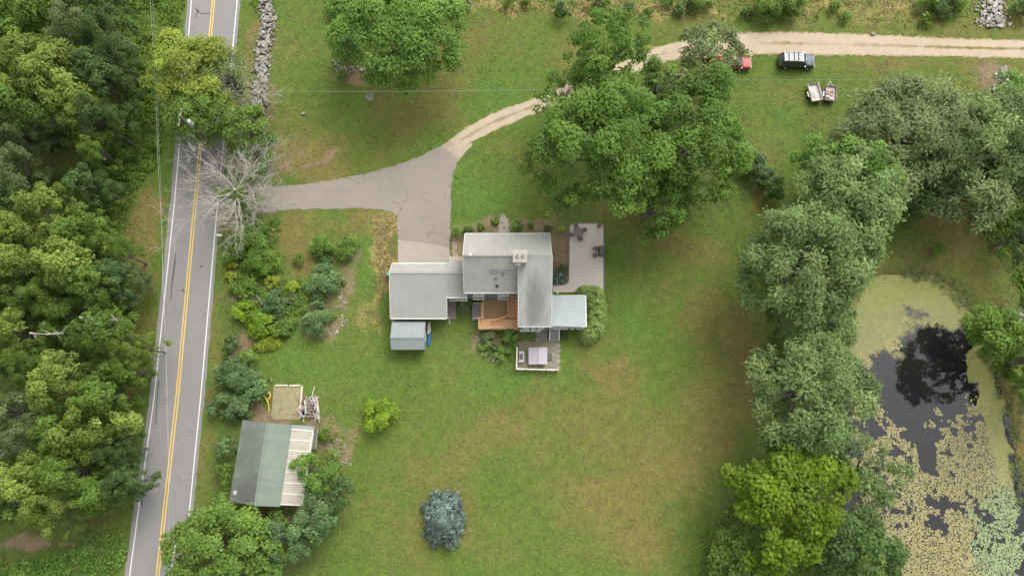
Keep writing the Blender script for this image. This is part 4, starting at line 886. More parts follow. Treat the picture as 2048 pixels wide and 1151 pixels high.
dead_tree('bare_tree', 'grey bare branches sticking out of the lower wood at the left edge', 40,880,11,4.2, 9, 8, 0, 2)
dead_tree('bare_tree', 'pale bare twiggy tree just above the left end of the stone wall gap', 520,190,5,3.2, 10, 10, 0, 2, .4)
dead_tree('bare_tree', 'white bare twigs at the right picture edge above the pond bank', 2044,632,5,1.6, 12, 8, 0, 1)
undergrowth('weeds', 'low weeds growing in the square timber edged bed', [(549,773),(600,773),(597,836),(546,836)], 46, 'weed', .18, (.12,.3), .12, 'fine', seed=21, dens=.3, cat='weeds')
# ------------------------------------------------------------------ the house
def cc(u, v, z): return tuple(P(u, v, z))
hc = P(1010, 570, 0)
house = thing('house', 'grey roofed two storey house with chimney, rear wing and attached garage on the lawn', 'house', (hc.x, hc.y, 0))
def X_(u, v, z): return P(u, v, z).x
def Y_(v, z): return P(1024, v, z).y
OV = .30
# main block
xa, xb = X_(928,520,6.5), X_(1101.5,520,6.5)
yn, yr, ys_ = Y_(467,5.2), Y_(507,8.1), Y_(585,5.2)
yr = (yn+ys_)/2*.35+yr*.65
xm = X_(1036,585,5.2)                      # where the wing starts
zr, ze = 8.1, 5.2
def roof(name, q, m, t=.16, kids=()): return MB().slab(q, t).build(name, m, house)
roof('roof', [(xa,yr,zr),(xb,yr,zr),(xb,yn,ze),(xa,yn,ze)], M['shingle'])
roof('roof', [(xa,ys_,ze),(xm+.1,ys_,ze),(xm+.1,yr,zr),(xa,yr,zr)], M['shingle'])
MB().box((xa+xb)/2, yr, zr+.01, xb-xa, .28, .05).build('ridge_cap', M['shingle'], house)
ws = M['siding']; wy0, wy1 = ys_+.07, yn-OV; wxa, wxb = xa+OV, xb-OV
def gable_x(x, y0, y1, yp, z1, zp, t=.14):
    """gable wall standing at constant x"""
    return MB().add([(x-t/2,y0,0),(x-t/2,y1,0),(x-t/2,y1,z1),(x-t/2,yp,zp),(x-t/2,y0,z1),(x+t/2,y0,0),(x+t/2,y1,0),(x+t/2,y1,z1),(x+t/2,yp,zp),(x+t/2,y0,z1)],
      [(0,4,3,2,1),(5,6,7,8,9),(0,1,6,5),(1,2,7,6),(2,3,8,7),(3,4,9,8),(4,0,5,9)])
gable_x(wxa, wy0, wy1, yr, ze-.02, zr-.22).build('wall', ws, house); gable_x(wxb, wy0, wy1, yr, ze-.02, zr-.22).build('wall', ws, house)
MB().bx(wxa+.08, wxb-.08, wy1-.14, wy1, 0, ze-.03).build('wall', ws, house)
MB().bx(wxa+.08, wxb-.08, wy0, wy0+.14, 0, ze-.03).build('wall', ws, house)
def window(x, y, z, wdt, h, face, rows=2, m=None, parent=None):
    """framed pane on a wall: face is the outward direction ('s','n','e','w')"""
    par = parent or house; d = {'s': (0,-1), 'n': (0,1), 'e': (1,0), 'w': (-1,0)}[face]; al = (abs(d[1]), abs(d[0]))
    def b(cx, cz, w_, h_, t0, t1):
        k = (t0+t1)/2; th = t1-t0
        return (x+al[0]*cx+d[0]*k, y+al[1]*cx+d[1]*k, z+cz, al[0]*w_+abs(d[0])*th, al[1]*w_+abs(d[1])*th, h_)
    fr = MB()
    for cx, cz, w_, h_ in ((0,h/2+.05,wdt+.24,.10),(0,-h/2-.05,wdt+.24,.10),(-wdt/2-.06,0,.12,h),(wdt/2+.06,0,.12,h)): fr.box(*b(cx,cz,w_,h_,.005,.075))
    if rows > 1: fr.box(*b(0,0,wdt,.05,.03,.068))
    f = fr.build('window', M['white'], par)
    MB().box(*b(0,0,wdt,h,.01,.035)).build('pane', M['glass'], f)
    MB().box(*b(0,-h/2-.13,wdt+.34,.06,.01,.16)).build('sill', M['white'], f)
    return f
for u in (957, 1007):
    window(X_(u,588,4.2), wy0, 4.15, 1.0, 1.15, 's'); window(X_(u,600,1.6), wy0, 1.65, 1.1, 1.2, 's')
for u in (950, 985, 1048, 1080): window(X_(u,470,4), wy1, 4.1, .9, 1.2, 'n')
for u in (950, 1075): window(X_(u,470,4), wy1, 1.6, 1.3, 1.2, 'n')
window(wxb, (wy0+wy1)/2+1.2, 4.2, .9, 1.1, 'e'); window(wxa, (wy0+wy1)/2+1.0, 4.2, .9, 1.1, 'w')
fd = MB().bx(X_(1010,470,1)-.5, X_(1010,470,1)+.5, wy1, wy1+.06, .25, 2.3).build('front_door', M['white'], house)
MB().lathe(X_(1010,470,1)+.38, wy1+.1, [(.03,1.2),(.04,1.24),(.03,1.28)], 8).build('handle', M['steel'], fd)
# eaves gutters and rake boards
def gutter(x0, x1, y, z, s): 
    g_ = MB(); g_.bx(x0, x1, y, y+s*.07, z-.14, z-.04); g_.bx(x0, x1, y+s*.07, y+s*.09, z-.05, z+.005); return g_.build('gutter', M['white'], house)
gutter(xa, xm-.05, ys_-.003, ze+.02, -1); gutter(xa, xb, yn+.003, ze+.02, 1)
def rake(p, q, name='rake_board'):
    p, q = Vector(p), Vector(q); MB().add([p+Vector(o) for o in ((-.03,0,-.2),(.025,0,-.2),(.025,0,.025),(-.03,0,.025))]+[q+Vector(o) for o in ((-.03,0,-.2),(.025,0,-.2),(.025,0,.025),(-.03,0,.025))],
      [(0,1,2,3),(7,6,5,4),(0,4,5,1),(1,5,6,2),(2,6,7,3),(3,7,4,0)]).build(name, M['white'], house)
for x in (xa-.04, xb+.04): rake((x,yn,ze), (x,yr,zr))
rake((xa-.04,ys_,ze), (xa-.04,yr,zr))
# roof vents and the flashing strip
for u, v, s in ((992,555,.13),(1006,548,.10),(994,571,.14)):
    zz = ze+(P(u,v,6).y-ys_)/(yr-ys_)*(zr-ze); q = P(u,v,zz); MB().lathe(q.x, q.y, [(s*1.6,zz-.05),(s*1.4,zz+.06),(s*.6,zz+.08),(s*.6,zz+.42),(s*.45,zz+.42)], 10).build('vent_pipe', M['black'] if s > .13 else M['slate'], house)
q0, q1 = P(980,543,6.9), P(1025,543,6.9); sl_ = (zr-ze)/(yr-ys_)
for (ua, ub, va, vb, m_, nm) in ((979,1000,539,545,M['slate'],'skylight'),(1001,1024,540,544,M['slate'],'skylight')):
    A0, A1 = P(ua,vb,6.9), P(ub,va,6.9); z_ = lambda y: ze+(y-ys_)*sl_
    f = MB().add([(A0.x,A0.y,z_(A0.y)+.14),(A1.x,A0.y,z_(A0.y)+.14),(A1.x,A1.y,z_(A1.y)+.14),(A0.x,A1.y,z_(A1.y)+.14),(A0.x,A0.y,z_(A0.y)-.05),(A1.x,A0.y,z_(A0.y)-.05),(A1.x,A1.y,z_(A1.y)-.05),(A0.x,A1.y,z_(A1.y)-.05)],
      [(0,1,2,3),(0,4,5,1),(1,5,6,2),(2,6,7,3),(3,7,4,0)]).build(nm, M['steel'], house)
    MB().add([(A0.x+.08,A0.y+.06,z_(A0.y+.06)+.15),(A1.x-.08,A0.y+.06,z_(A0.y+.06)+.15),(A1.x-.08,A1.y-.06,z_(A1.y-.06)+.15),(A0.x+.08,A1.y-.06,z_(A1.y-.06)+.15)], [(0,1,2,3)]).build('pane', M['slate'], f)
# satellite dish at the west end of the ridge
q = P(941,509,8.3); dsh = MB().lathe(q.x, q.y, [(.02,8.42),(.12,8.45),(.20,8.52),(.21,8.54)], 14).build('satellite_dish', M['steel'], house); MB().tube([(q.x,q.y,8.0),(q.x,q.y,8.44)], .03, 6).build('mast', M['steel'], dsh)
# rear wing: a long low slope running south from the ridge
wl, wr_ = X_(1037,590,6.2), X_(1103,590,6.2); wyS = Y_(652,5.0); zwN, zwS = zr+.04, 5.0; wyN = yr-.02
roof('roof', [(wl,wyS,zwS),(wr_,wyS,zwS),(wr_,wyN,zwN),(wl,wyN,zwN)], M['shingle_wing'], .18)
rake((wl-.04,wyS,zwS), (wl-.04,wyN,zwN)); rake((wr_+.04,wyS,zwS), (wr_+.04,wyN,zwN))
gutter(wl, wr_, wyS-.003, zwS+.02, -1)
ww0 = wyS+.06
def shed_wall(x, y0, y1, z0, z1, t=.14):
    return MB().add([(x-t/2,y0,0),(x-t/2,y1,0),(x-t/2,y1,z1),(x-t/2,y0,z0),(x+t/2,y0,0),(x+t/2,y1,0),(x+t/2,y1,z1),(x+t/2,y0,z0)], [(0,3,2,1),(4,5,6,7),(0,1,5,4),(1,2,6,5),(2,3,7,6),(3,0,4,7)])
zat = lambda y: zwS+(y-wyS)/(wyN-wyS)*(zwN-zwS)
shed_wall(wl+.3, ww0, wyN-.4, zat(ww0)-.2, zat(wyN-.4)-.2).build('wall', ws, house); shed_wall(wr_-.25, ww0, wyN-.4, zat(ww0)-.2, zat(wyN-.4)-.2).build('wall', ws, house)
MB().bx(wl+.38, wr_-.33, ww0, ww0+.14, 0, zat(ww0)-.2).build('wall', ws, house)
for u in (1054,1067,1080): window(X_(u,656,3.9), ww0, 3.85, .62, 1.1, 's', 1)
for u in (1050,1072): window(X_(u,660,1.5), ww0, 1.6, .9, 1.0, 's')
# chimney
qc = P(1040,512,9.4); chm = MB().box(qc.x, qc.y, 7.9, 1.45, 1.25, 2.9).build('chimney', mat('cream_painted_masonry', (.43,.385,.34), .8, .2, 2), house)
MB().box(qc.x, qc.y, 9.41, 1.62, 1.42, .12).build('cap', mat('mossy_concrete_cap', (.36,.34,.29), .85, .3, 1.2), chm)
for dx in (-.32,.32): MB().lathe(qc.x+dx, qc.y, [(.17,9.46),(.19,9.72),(.13,9.72),(.13,9.52)], 12).build('flue', mat('clay_flue', (.42,.36,.31), .8, .2) if 'clay_flue' not in bpy.data.materials else bpy.data.materials['clay_flue'], chm)
q = P(1037,527,8.6); MB().bx(q.x-.35, q.x+.25, q.y-.1, q.y+.06, 7.9, 8.5).build('flashing', M['white'], house)
# sunroom
sx0, sx1 = wr_-.2, X_(1171,620,3.0); sN, sS = Y_(590,3.2), Y_(652.5,3.0)
roof('roof', [(sx0,sS,3.5),(sx1,sS,2.95),(sx1,sN,2.95),(sx0,sN,3.5)], M['shingle_sun'], .14)
MB().bx(sx1, sx1+.13, sS, sN, 2.82, 2.96).build('gutter', M['white'], house)
MB().bx(sx0, sx1, sS-.07, sS-.003, 2.72, 2.97).build('rake_board', M['white'], house); MB().bx(sx0+.25, sx1, sN+.003, sN+.07, 2.72, 2.99).build('rake_board', M['white'], house)
MB().bx(sx0+.3, sx1-.25, sS+.04, sS+.18, 0, 2.82).build('wall', M['white'], house); MB().bx(sx0+.3, sx1-.25, sN-.39, sN-.25, 0, 2.82).build('wall', M['white'], house); MB().bx(sx1-.39, sx1-.25, sS+.19, sN-.39, 0, 2.8).build('wall', M['white'], house)
for u in (1116,1133,1146,1158): window(X_(u,657,1.8), sS+.04, 1.85, .70 if u > 1120 else .5, 1.2, 's', 1)
for k in range(3): window(sx1-.25, sS+.9+k*1.2, 1.8, .8, 1.2, 'e', 1)
q = P(1115,587,3.2); MB().tube([(q.x,q.y,2.3),(q.x,q.y,3.7)], .05, 8).tube([(q.x,q.y,3.65),(q.x+.01,q.y,3.85)], [.12,.10], 8).build('vent_pipe', M['insul'], house)
# garage (saltbox) and breezeway
gxa, gxb, gxc = X_(781,580,3.4), X_(893.5,600,3.0), xa+.25
gN, gR, gS, gbS = Y_(527,2.9), Y_(545,4.35), Y_(636,2.7), Y_(594.5,3.2)
zs = lambda y: 4.35-(gR-y)/(gR-gS)*(4.35-2.7)
G_ = M['shingle_wing'] if False else shingle('garage_grey_shingles', (.345,.345,.315), (.31,.31,.285), stain=(.22,.22,.20))
roof('roof', [(gxa,gR,4.35),(gxb,gR,4.35),(gxb,gN,2.9),(gxa,gN,2.9)], M['shingle'], .14)
roof('roof', [(gxa,gS,2.7),(gxb,gS,2.7),(gxb,gR,4.35),(gxa,gR,4.35)], G_, .14)
roof('roof', [(gxb,gR,4.35),(gxc,gR,4.35),(gxc,gN+.25,3.1),(gxb,gN+.25,3.1)], M['shingle'], .14)
roof('roof', [(gxb,gbS,zs(gbS)),(gxc,gbS,zs(gbS)),(gxc,gR,4.35),(gxb,gR,4.35)], G_, .14)
MB().box((gxa+gxc)/2, gR, 4.36, gxc-gxa, .24, .05).build('ridge_cap', M['shingle'], house)
MB().bx(gxa, gxb, gS-.10, gS-.003, 2.55, 2.70).build('gutter', M['white'], house)
MB().bx(gxb, gxc, gbS-.12, gbS-.003, zs(gbS)-.17, zs(gbS)-.02).build('gutter', M['white'], house)
MB().bx(gxa, gxb, gN+.003, gN+.11, 2.72, 2.88).build('gutter', M['white'], house)
rake((gxb+.04,gS,2.7), (gxb+.04,gbS,zs(gbS))); rake((gxa-.04,gS,2.7), (gxa-.04,gR,4.35)); rake((gxa-.04,gN,2.9), (gxa-.04,gR,4.35))
g0, g1, g2, g3 = gxa+.22, gxb-.22, gS+.28, gN-.25
def salt(x, t=.14): return MB().add([(x+s*t/2,y,z) for s in (-1,1) for y,z in ((g2,0),(g3,0),(g3,2.95),(gR,4.18),(g2,zs(g2)-.17))], [(0,4,3,2,1),(5,6,7,8,9),(0,1,6,5),(1,2,7,6),(2,3,8,7),(3,4,9,8),(4,0,5,9)])
salt(g0).build('wall', ws, house); salt(g1).build('wall', ws, house)
MB().bx(g0+.08, g1-.08, g2, g2+.14, 0, zs(g2)-.17).build('wall', ws, house); MB().bx(g0+.08, g1-.08, g3-.14, g3, 0, 2.85).build('wall', ws, house)
MB().bx(g1+.08, wxa-.08, gbS+.05, gbS+.19, 0, zs(gbS)-.12).build('wall', ws, house); MB().bx(g1+.08, wxa-.08, gN-.1, gN+.04, 0, 2.85).build('wall', ws, house)
for u in (907, 925.5): window(X_(u,600,1.8), gbS+.05, 1.9, .85, 1.2, 's')
for u in (810, 865):
    gd = MB().bx(X_(u,527,1.2)-1.25, X_(u,527,1.2)+1.25, g3, g3+.05, .03, 2.2).build('garage_door', M['white'], house)
    for r in range(4): MB().bx(X_(u,527,1.2)-1.2, X_(u,527,1.2)+1.2, g3+.05, g3+.075, .08+r*.54, .54+r*.54).build('panel', M['white'], gd)
for x, y in ((gxb+.12, gS+.05), (gxa-.1, gS+.1), (xa-.06, ys_+.12), (xa+.05,yn+.1)): MB().tube([(x,y,2.6),(x,y+.1,2.3),(x,y+.1,.1),(x,y-.35,.05)], .05, 6).build('downspout', M['white'], house)

# entry porch with white rails between garage and house
pe = P(911,523,.4); porch = thing('entry_porch', 'small entry porch with white railings between garage and front wall', 'porch', (pe.x, pe.y, 0))
a, b_ = P(899,512,.5), P(927,534,.4)
MB().bx(a.x, b_.x, b_.y, a.y, .02, .30).build('platform', mat('pinkish_concrete', (.46,.37,.30), .85, .15, 2), porch)
for (ua, va, ub, vb) in ((899.5,511,899.5,531),(914,511,914,523),(914,523.5,928,523.5)):
    p, q = P(ua,va,1.2), P(ub,vb,1.2); r_ = MB().tube([(p.x,p.y,1.2),(q.x,q.y,1.2)], .055, 5); r_.tube([(p.x,p.y,.45),(q.x,q.y,.45)], .035, 5)
    for k in range(5): e = p.lerp(q, k/4); r_.tube([(e.x,e.y,.1 if k in (0,4) else .45),(e.x,e.y,1.22)], .05 if k in (0,4) else .02, 4)
    r_.build('railing', M['white'], porch)

# ------------------------------------------------------------------ cedar deck
dk = P(995,630,0); deck = thing('wooden_deck', 'orange stained cedar deck with railings and a stair in the corner behind the house', 'deck', (dk.x, dk.y, 0))
def planks(name, x0, x1, y0, y1, z, horiz, m, wd=.145, th=.035, kind='stuff', parent=None):
    mb = MB(); n = int(((y1-y0) if horiz else (x1-x0))/wd); rg = random.Random(int(x0*10))
    for k in range(max(1, n)):
        dz = rg.uniform(-.003,.003)
        if horiz: mb.bx(x0, x1, y0+k*wd, y0+(k+1)*wd-.008, z-th+dz, z+dz)
        else: mb.bx(x0+k*wd, x0+(k+1)*wd-.008, y0, y1, z-th+dz, z+dz)
    return mb.build(name, m, parent or deck, kind=kind)
d0, d1, d2 = X_(966.5,620,.8), X_(1015.5,620,.8), wl+.22; dy1 = wy0-.02; dyM = Y_(636,1.0); dyS = Y_(658,1.1); dW = X_(957.5,650,1.1)
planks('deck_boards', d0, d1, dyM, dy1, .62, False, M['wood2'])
planks('deck_boards', dW, d2, dyS, dyM-.01, 1.05, True, M['wood'])
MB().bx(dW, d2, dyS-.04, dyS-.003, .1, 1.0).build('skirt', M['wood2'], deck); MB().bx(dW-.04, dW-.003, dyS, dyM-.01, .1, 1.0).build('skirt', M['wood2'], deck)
MB().bx(d0+.05, d1, dyM-.002, dyM+.03, .3, 1.0).build('riser', M['wood'], deck)
nst = 9
for k in range(nst):
    yy = dyM+.02+k*.31; MB().bx(d1+.06, d2, yy, yy+.28, 1.05+k*.17-.04+.13, 1.05+k*.17+.13).build('stair_tread', M['wood'], deck)
yy = dyM+.02+nst*.31
MB().bx(d1+.06, d2, yy, dy1, 2.66, 2.70).build('landing', M['wood'], deck)
for x in (d1+.03, d2+.02): MB().add([(x-.02,dyM,.8),(x+.02,dyM,.8),(x+.02,yy,2.4),(x-.02,yy,2.4),(x-.02,dyM,1.1),(x+.02,dyM,1.1),(x+.02,yy,2.72),(x-.02,yy,2.72)], [(0,1,2,3),(7,6,5,4),(0,4,5,1),(1,5,6,2),(2,6,7,3),(3,7,4,0)]).build('stringer', M['wood'], deck)
mlight = mat('pale_cedar_rail', (.60,.38,.21), .6, .15, 3)
def rail(p, q, z0, z1, zb0, zb1, m=None, parent=None, posts=2, name='railing', bal=.14, th=.05):
    """handrail from p to q (xy), rail heights z0,z1 above floors zb0,zb1"""
    p, q = Vector((*p, 0)), Vector((*q, 0)); r_ = MB(); ln = (q-p).length
    r_.tube([(p.x,p.y,z0),(q.x,q.y,z1)], th, 4); r_.tube([(p.x,p.y,zb0+.12),(q.x,q.y,zb1+.12)], .03, 4)
    n = max(2, int(ln/bal))
    for k in range(n+1):
        e = p.lerp(q, k/n); zz0 = zb0+(zb1-zb0)*k/n; zz1 = z0+(z1-z0)*k/n
        pst = k in (0, n) or (posts > 2 and k % max(1, n//(posts-1)) == 0)
        r_.tube([(e.x,e.y,zz0-(.1 if pst else -.1)),(e.x,e.y,zz1+(.06 if pst else 0))], .05 if pst else .018, 4)
    return r_.build(name, m or mlight, parent or deck)
rail((d1,dy1),(d1,dyM+.15), 3.3,1.75, .75,.75); rail((d1,dyM+.15),(X_(984,636,1.2),Y_(641,1.6)), 1.95,1.95, 1.0,1.0)
rail((dW,dyS+.03),(d2,dyS+.12), 2.0,2.05, 1.05,1.05, posts=4); rail((dW+.02,dyS+.05),(dW+.02,dyM-.05), 2.0,2.0, 1.05,1.05)
rail((X_(990,652,2),Y_(654,2)),(d2,Y_(648,2)), 1.95,1.95, 1.05,1.05)
rail((d0,dy1-.2),(d0,dyM+.02), 1.65,1.65, .62,.62, mat('cream_rail', (.66,.56,.42), .6, .1, 3)); rail((X_(950,641,1.2),dyM-.05),(d0,dyM-.05), 1.6,1.6, .1,.1, bpy.data.materials['cream_rail'])
MB().bx(X_(961,620,.8), d0-.06, dyM+.1, dy1-.4, .55, .62).build('side_board', M['wood'], deck)
p = P(1035.5,655,2.2); MB().bx(p.x-.06, p.x+.06, p.y-.06, p.y+.06, .1, 2.3).build('post', mlight, deck)

# bulkhead hatch
a, b_ = P(944,604,.6), P(961.5,640,.5); ch = thing('cellar_hatch', 'flat grey cellar hatch between the plants and the orange deck', 'hatch', ((a.x+b_.x)/2,(a.y+b_.y)/2,0))
MB().bx(a.x, b_.x, b_.y, a.y, 0, .42).build('box', M['greywood'], ch)
xm_ = (a.x+b_.x)/2
for x0_, x1_ in ((a.x+.04, xm_-.02),(xm_+.02, b_.x-.04)): MB().bx(x0_, x1_, b_.y+.05, a.y-.2, .42, .47).build('door_leaf', mat('faded_purple_grey_steel', (.20,.18,.17), .5, .15, 2) if 'faded_purple_grey_steel' not in bpy.data.materials else bpy.data.materials['faded_purple_grey_steel'], ch)
MB().bx(a.x, b_.x, a.y-.16, a.y-.05, .43, .55).build('head_board', M['steel'], ch)
# grey plank landing by the breezeway
a, b_ = P(894.5,602,.3), P(912,638,.2); gl = thing('plank_landing', 'weathered brown plank landing below the breezeway windows', 'landing', ((a.x+b_.x)/2,(a.y+b_.y)/2,0))
n = 9; hh_ = (a.y-b_.y)/n
for k in range(n): MB().bx(a.x, b_.x, b_.y+k*hh_, b_.y+(k+1)*hh_-.02, .10, .19+.004*(k % 3)).build('plank', M['greywood'], gl)
MB().bx(a.x+.05, b_.x-.05, b_.y+.05, a.y-.05, .0, .1).build('joist_frame', M['greywood'], gl)

# white railed back steps
a, b_ = P(1097,657,.6), P(1118.5,681,.2); bs = thing('back_steps', 'grey steps with two curved white handrails below the sunroom corner', 'steps', ((a.x+b_.x)/2, b_.y, 0))
xs0, xs1 = X_(1099.5,668,.6), X_(1117,668,.6); yt, yb = sS+.2, Y_(681,.15)
for k in range(4):
    y0_ = yb+(yt-yb)*k/4.6; MB().bx(xs0, xs1, y0_, yt, .0+.0, .0+.001+.2*(k+1)-.001).build('step', mat('painted_grey_step', (.27,.265,.25), .7, .15, 3) if k == 0 else bpy.data.materials['painted_grey_step'], bs)
for x in (xs0-.04, xs1+.04):
    r_ = MB().tube([(x,yt-.1,1.75),(x,(yt+yb)/2,1.5),(x,yb-.05,.95)], .055, 5).tube([(x,yt-.1,.95),(x,yb,.2)], .035, 4)
    for k in range(7):
        f = k/6; y_ = yt-.1+(yb-yt+.1)*f; r_.tube([(x,y_,.8*(1-f)+.05),(x,y_,1.75-.80*f+(0.12 if 0 < k < 6 else 0)*0)], .05 if k in (0,6) else .02, 4)
    r_.build('handrail', M['white'], bs)

# ------------------------------------------------------------------ shed
def shed_building(name, label, u0, u1, v0, vr, v1, ze_, zr_, rm):
    x0, x1 = X_(u0,(v0+v1)/2,ze_), X_(u1,(v0+v1)/2,ze_); y1, yr_, y0 = Y_(v0,ze_), Y_(vr,zr_), Y_(v1,ze_)
    t_ = thing(name, label, 'shed', ((x0+x1)/2,(y0+y1)/2,0))
    MB().slab([(x0,y0,ze_),(x1,y0,ze_),(x1,yr_,zr_),(x0,yr_,zr_)], .1).build('roof', rm, t_); MB().slab([(x0,yr_,zr_),(x1,yr_,zr_),(x1,y1,ze_),(x0,y1,ze_)], .1).build('roof', rm, t_)
    MB().box((x0+x1)/2, yr_, zr_+.012, x1-x0, .22, .04).build('ridge_cap', rm, t_)
    m_ = mat('grey_shed_boards', (.26,.27,.26), .8, .2, 2)
    for x in (x0+.2, x1-.2):
        MB().add([(x+s*.05,y,z) for s in (-1,1) for y,z in ((y0+.15,0),(y1-.15,0),(y1-.15,ze_-.08),(yr_,zr_-.13),(y0+.15,ze_-.08))], [(0,4,3,2,1),(5,6,7,8,9),(0,1,6,5),(1,2,7,6),(2,3,8,7),(3,4,9,8),(4,0,5,9)]).build('wall', m_, t_)
    for y in (y0+.2, y1-.2): MB().bx(x0+.25, x1-.25, y-.05, y+.05, 0, ze_-.02).build('wall', m_, t_)
    d_ = MB().bx(x1-.15, x1-.10, (y0+y1)/2-.6, (y0+y1)/2+.6, .1, 1.9).build('door', M['white'], t_); MB().bx(x1-.10, x1-.06, (y0+y1)/2+.4, (y0+y1)/2+.5, .95, 1.1).build('handle', M['black'], d_)
    for x in (x0-.02, x1+.02):
        for ya, yb_ in ((y0,yr_),(y1,yr_)): MB().add([(x-.02,ya,ze_-.12),(x+.02,ya,ze_-.12),(x+.02,ya,ze_+.01),(x-.02,ya,ze_+.01),(x-.02,yb_,zr_-.12),(x+.02,yb_,zr_-.12),(x+.02,yb_,zr_+.01),(x-.02,yb_,zr_+.01)], [(0,1,2,3),(7,6,5,4),(0,4,5,1),(1,5,6,2),(2,6,7,3),(3,7,4,0)]).build('rake_board', M['greywood'], t_)
    return t_
shed_building('garden_shed', 'small blue grey roofed shed just below the garage', 783.5, 850, 642.5, 674, 698.5, 2.2, 3.0, M['shingle_shed'])
q = P(858,656,.5); wb = thing('board_stack', 'pale boards leaning on the right wall of the small shed', 'boards', (q.x,q.y,0))
for k, (dx, ln, tone) in enumerate(((-.14,1.3,0),(.0,1.5,1),(.13,1.1,0))): MB().box(q.x+dx, q.y+.05*k, .35+.05*k, .13, ln, .06, .05*k-.04, .15).build('board', M['plank'] if tone else M['white'], wb)
q = P(857,678,.3); bt = thing('blue_tarpaulin', 'folded blue tarpaulin on the grass right of the small shed', 'tarpaulin', (q.x,q.y,0))
mb = MB(); rg = random.Random(4)
for j in range(7):
    for k in range(5): mb.v.append((q.x-.24+.12*k+rg.uniform(-.02,.02), q.y-.75+.25*j+rg.uniform(-.03,.03), .02+.28*math.sin(math.pi*k/4)*(.6+.4*rg.random())))
mb.f = [(j*5+k, j*5+k+1, (j+1)*5+k+1, (j+1)*5+k) for j in range(6) for k in range(4)]; mb.build('sheet', M['bluep'], bt, True)
q = P(776.5,547,.9); bb = thing('blue_barrel', 'blue violet rain barrel at the left side of the garage', 'barrel', (q.x,q.y,0))
MB().lathe(q.x, q.y, [(.24,0),(.29,.3),(.30,.6),(.25,.9),(.05,.92)], 16).build('drum', M['purple'], bb); MB().lathe(q.x, q.y, [(.26,.86),(.27,.94),(.22,.95)], 16).build('rim', mat('teal_rim', (.10,.32,.25), .5, .1), bb)

# ------------------------------------------------------------------ barn (turned a little, along the road)
bc = P(547,925,3); BR = R_(-5.0)
barn = thing('barn', 'green roofed barn with a translucent panelled lean-to beside the road', 'barn', (bc.x, bc.y, 0), rz=BR, local=True)
def bl(u, v, z):
    p = P(u, v, z)-Vector((bc.x, bc.y, 0)); c_, s_ = math.cos(-BR), math.sin(-BR); return (p.x*c_-p.y*s_, p.x*s_+p.y*c_, z)
bxW = (bl(479,842,3)[0]+bl(464,1004,3)[0])/2; bxR = bl(523,925,4.7)[0]; bxE = (bl(577,848,3.7)[0]+bl(567,1008,3.7)[0])/2; bxP = (bl(624,850,2.7)[0]+bl(608,1004,2.7)[0])/2
byN = (bl(479,841,3)[1]+bl(575,845,3.6)[1])/2; byS = (bl(464,1005,3)[1]+bl(567,1010,3.6)[1])/2
zW, zR, zE, zP = 3.0, 4.7, 3.65, 2.75
MB().slab([(bxW,byS,zW),(bxR,byS,zR),(bxR,byN,zR),(bxW,byN,zW)], .14).build('roof', M['shingle_barnw'], barn)
MB().slab([(bxR,byS,zR),(bxE,byS,zE),(bxE,byN,zE),(bxR,byN,zR)], .14).build('roof', M['shingle_barn'], barn)
MB().box(bxR, (byN+byS)/2, zR+.01, .26, byN-byS, .04).build('ridge_cap', M['shingle_barn'], barn)
MB().slab([(bxE-.02,byN-.42,zE-.02),(bxP+.15,byN-.42,zP+.06),(bxP+.15,byN-.02,zP+.06),(bxE-.02,byN-.02,zE-.02)], .08).build('flashing', M['shingle_shed'], barn)
bw = mat('dark_barn_boards', (.13,.12,.105), .85, .3, 2, stretch=(3,3,.4))
MB().bx(bxW+.3, bxW+.45, byS+.35, byN-.35, 0, zW+.02).build('wall', bw, barn); MB().bx(bxE-.3, bxE-.18, byS+.35, byN-.35, 0, zE-.12).build('wall', bw, barn)
for y in (byS+.4, byN-.4):
    MB().add([(x,y+s*.06,z) for s in (-1,1) for x,z in ((bxW+.45,0),(bxE-.3,0),(bxE-.3,zE-.1),(bxR,zR-.2),(bxW+.45,zW+.0))], [(0,1,2,3,4),(9,8,7,6,5),(0,5,6,1),(1,6,7,2),(2,7,8,3),(3,8,9,4),(4,9,5,0)]).build('wall', bw, barn)
dd = MB().bx(bxR-1.3, bxR+1.3, byS+.28, byS+.33, .05, 2.5).build('barn_door', bw, barn)
for k in range(6): MB().bx(bxR-1.28+k*.43, bxR-1.28+k*.43+.41, byS+.25, byS+.28, .08, 2.46).build('plank', bw, dd)
# lean-to: seven panels between white battens
m, t, o = newmat('translucent_beige_panel'); b = N(t, 'ShaderNodeBsdfPrincipled', Roughness=.45)
t.links.new(mixc(t, ramp(t, noise(t, .9, 5, .7), .35, .7), (.50,.455,.365), (.40,.36,.285)), b.inputs['Base Color']); tr = N(t, 'ShaderNodeBsdfTranslucent'); tr.inputs[0].default_value = (.5,.45,.36,1); mx = N(t, 'ShaderNodeMixShader', Fac=.15)
t.links.new(b.outputs[0], mx.inputs[1]); t.links.new(tr.outputs[0], mx.inputs[2]); t.links.new(mx.outputs[0], o.inputs[0]); M['panel'] = m
pN, pS = byN-.5, byS+.25; npan = 7; ph_ = (pN-pS)/npan
for k in range(npan):
    y0_, y1_ = pS+k*ph_+.05, pS+(k+1)*ph_-.05; mb = MB(); nc = 10   # shallow corrugations
    for i in range(nc+1):
        y_ = y0_+(y1_-y0_)*i/nc; dz = .018*(i % 2)
        mb.v += [(bxE+.02, y_, zE-.04+dz), (bxP, y_, zP+dz)]
    mb.f = [(2*i, 2*i+1, 2*i+3, 2*i+2) for i in range(nc)]; mb.build('roof_panel', m, barn)
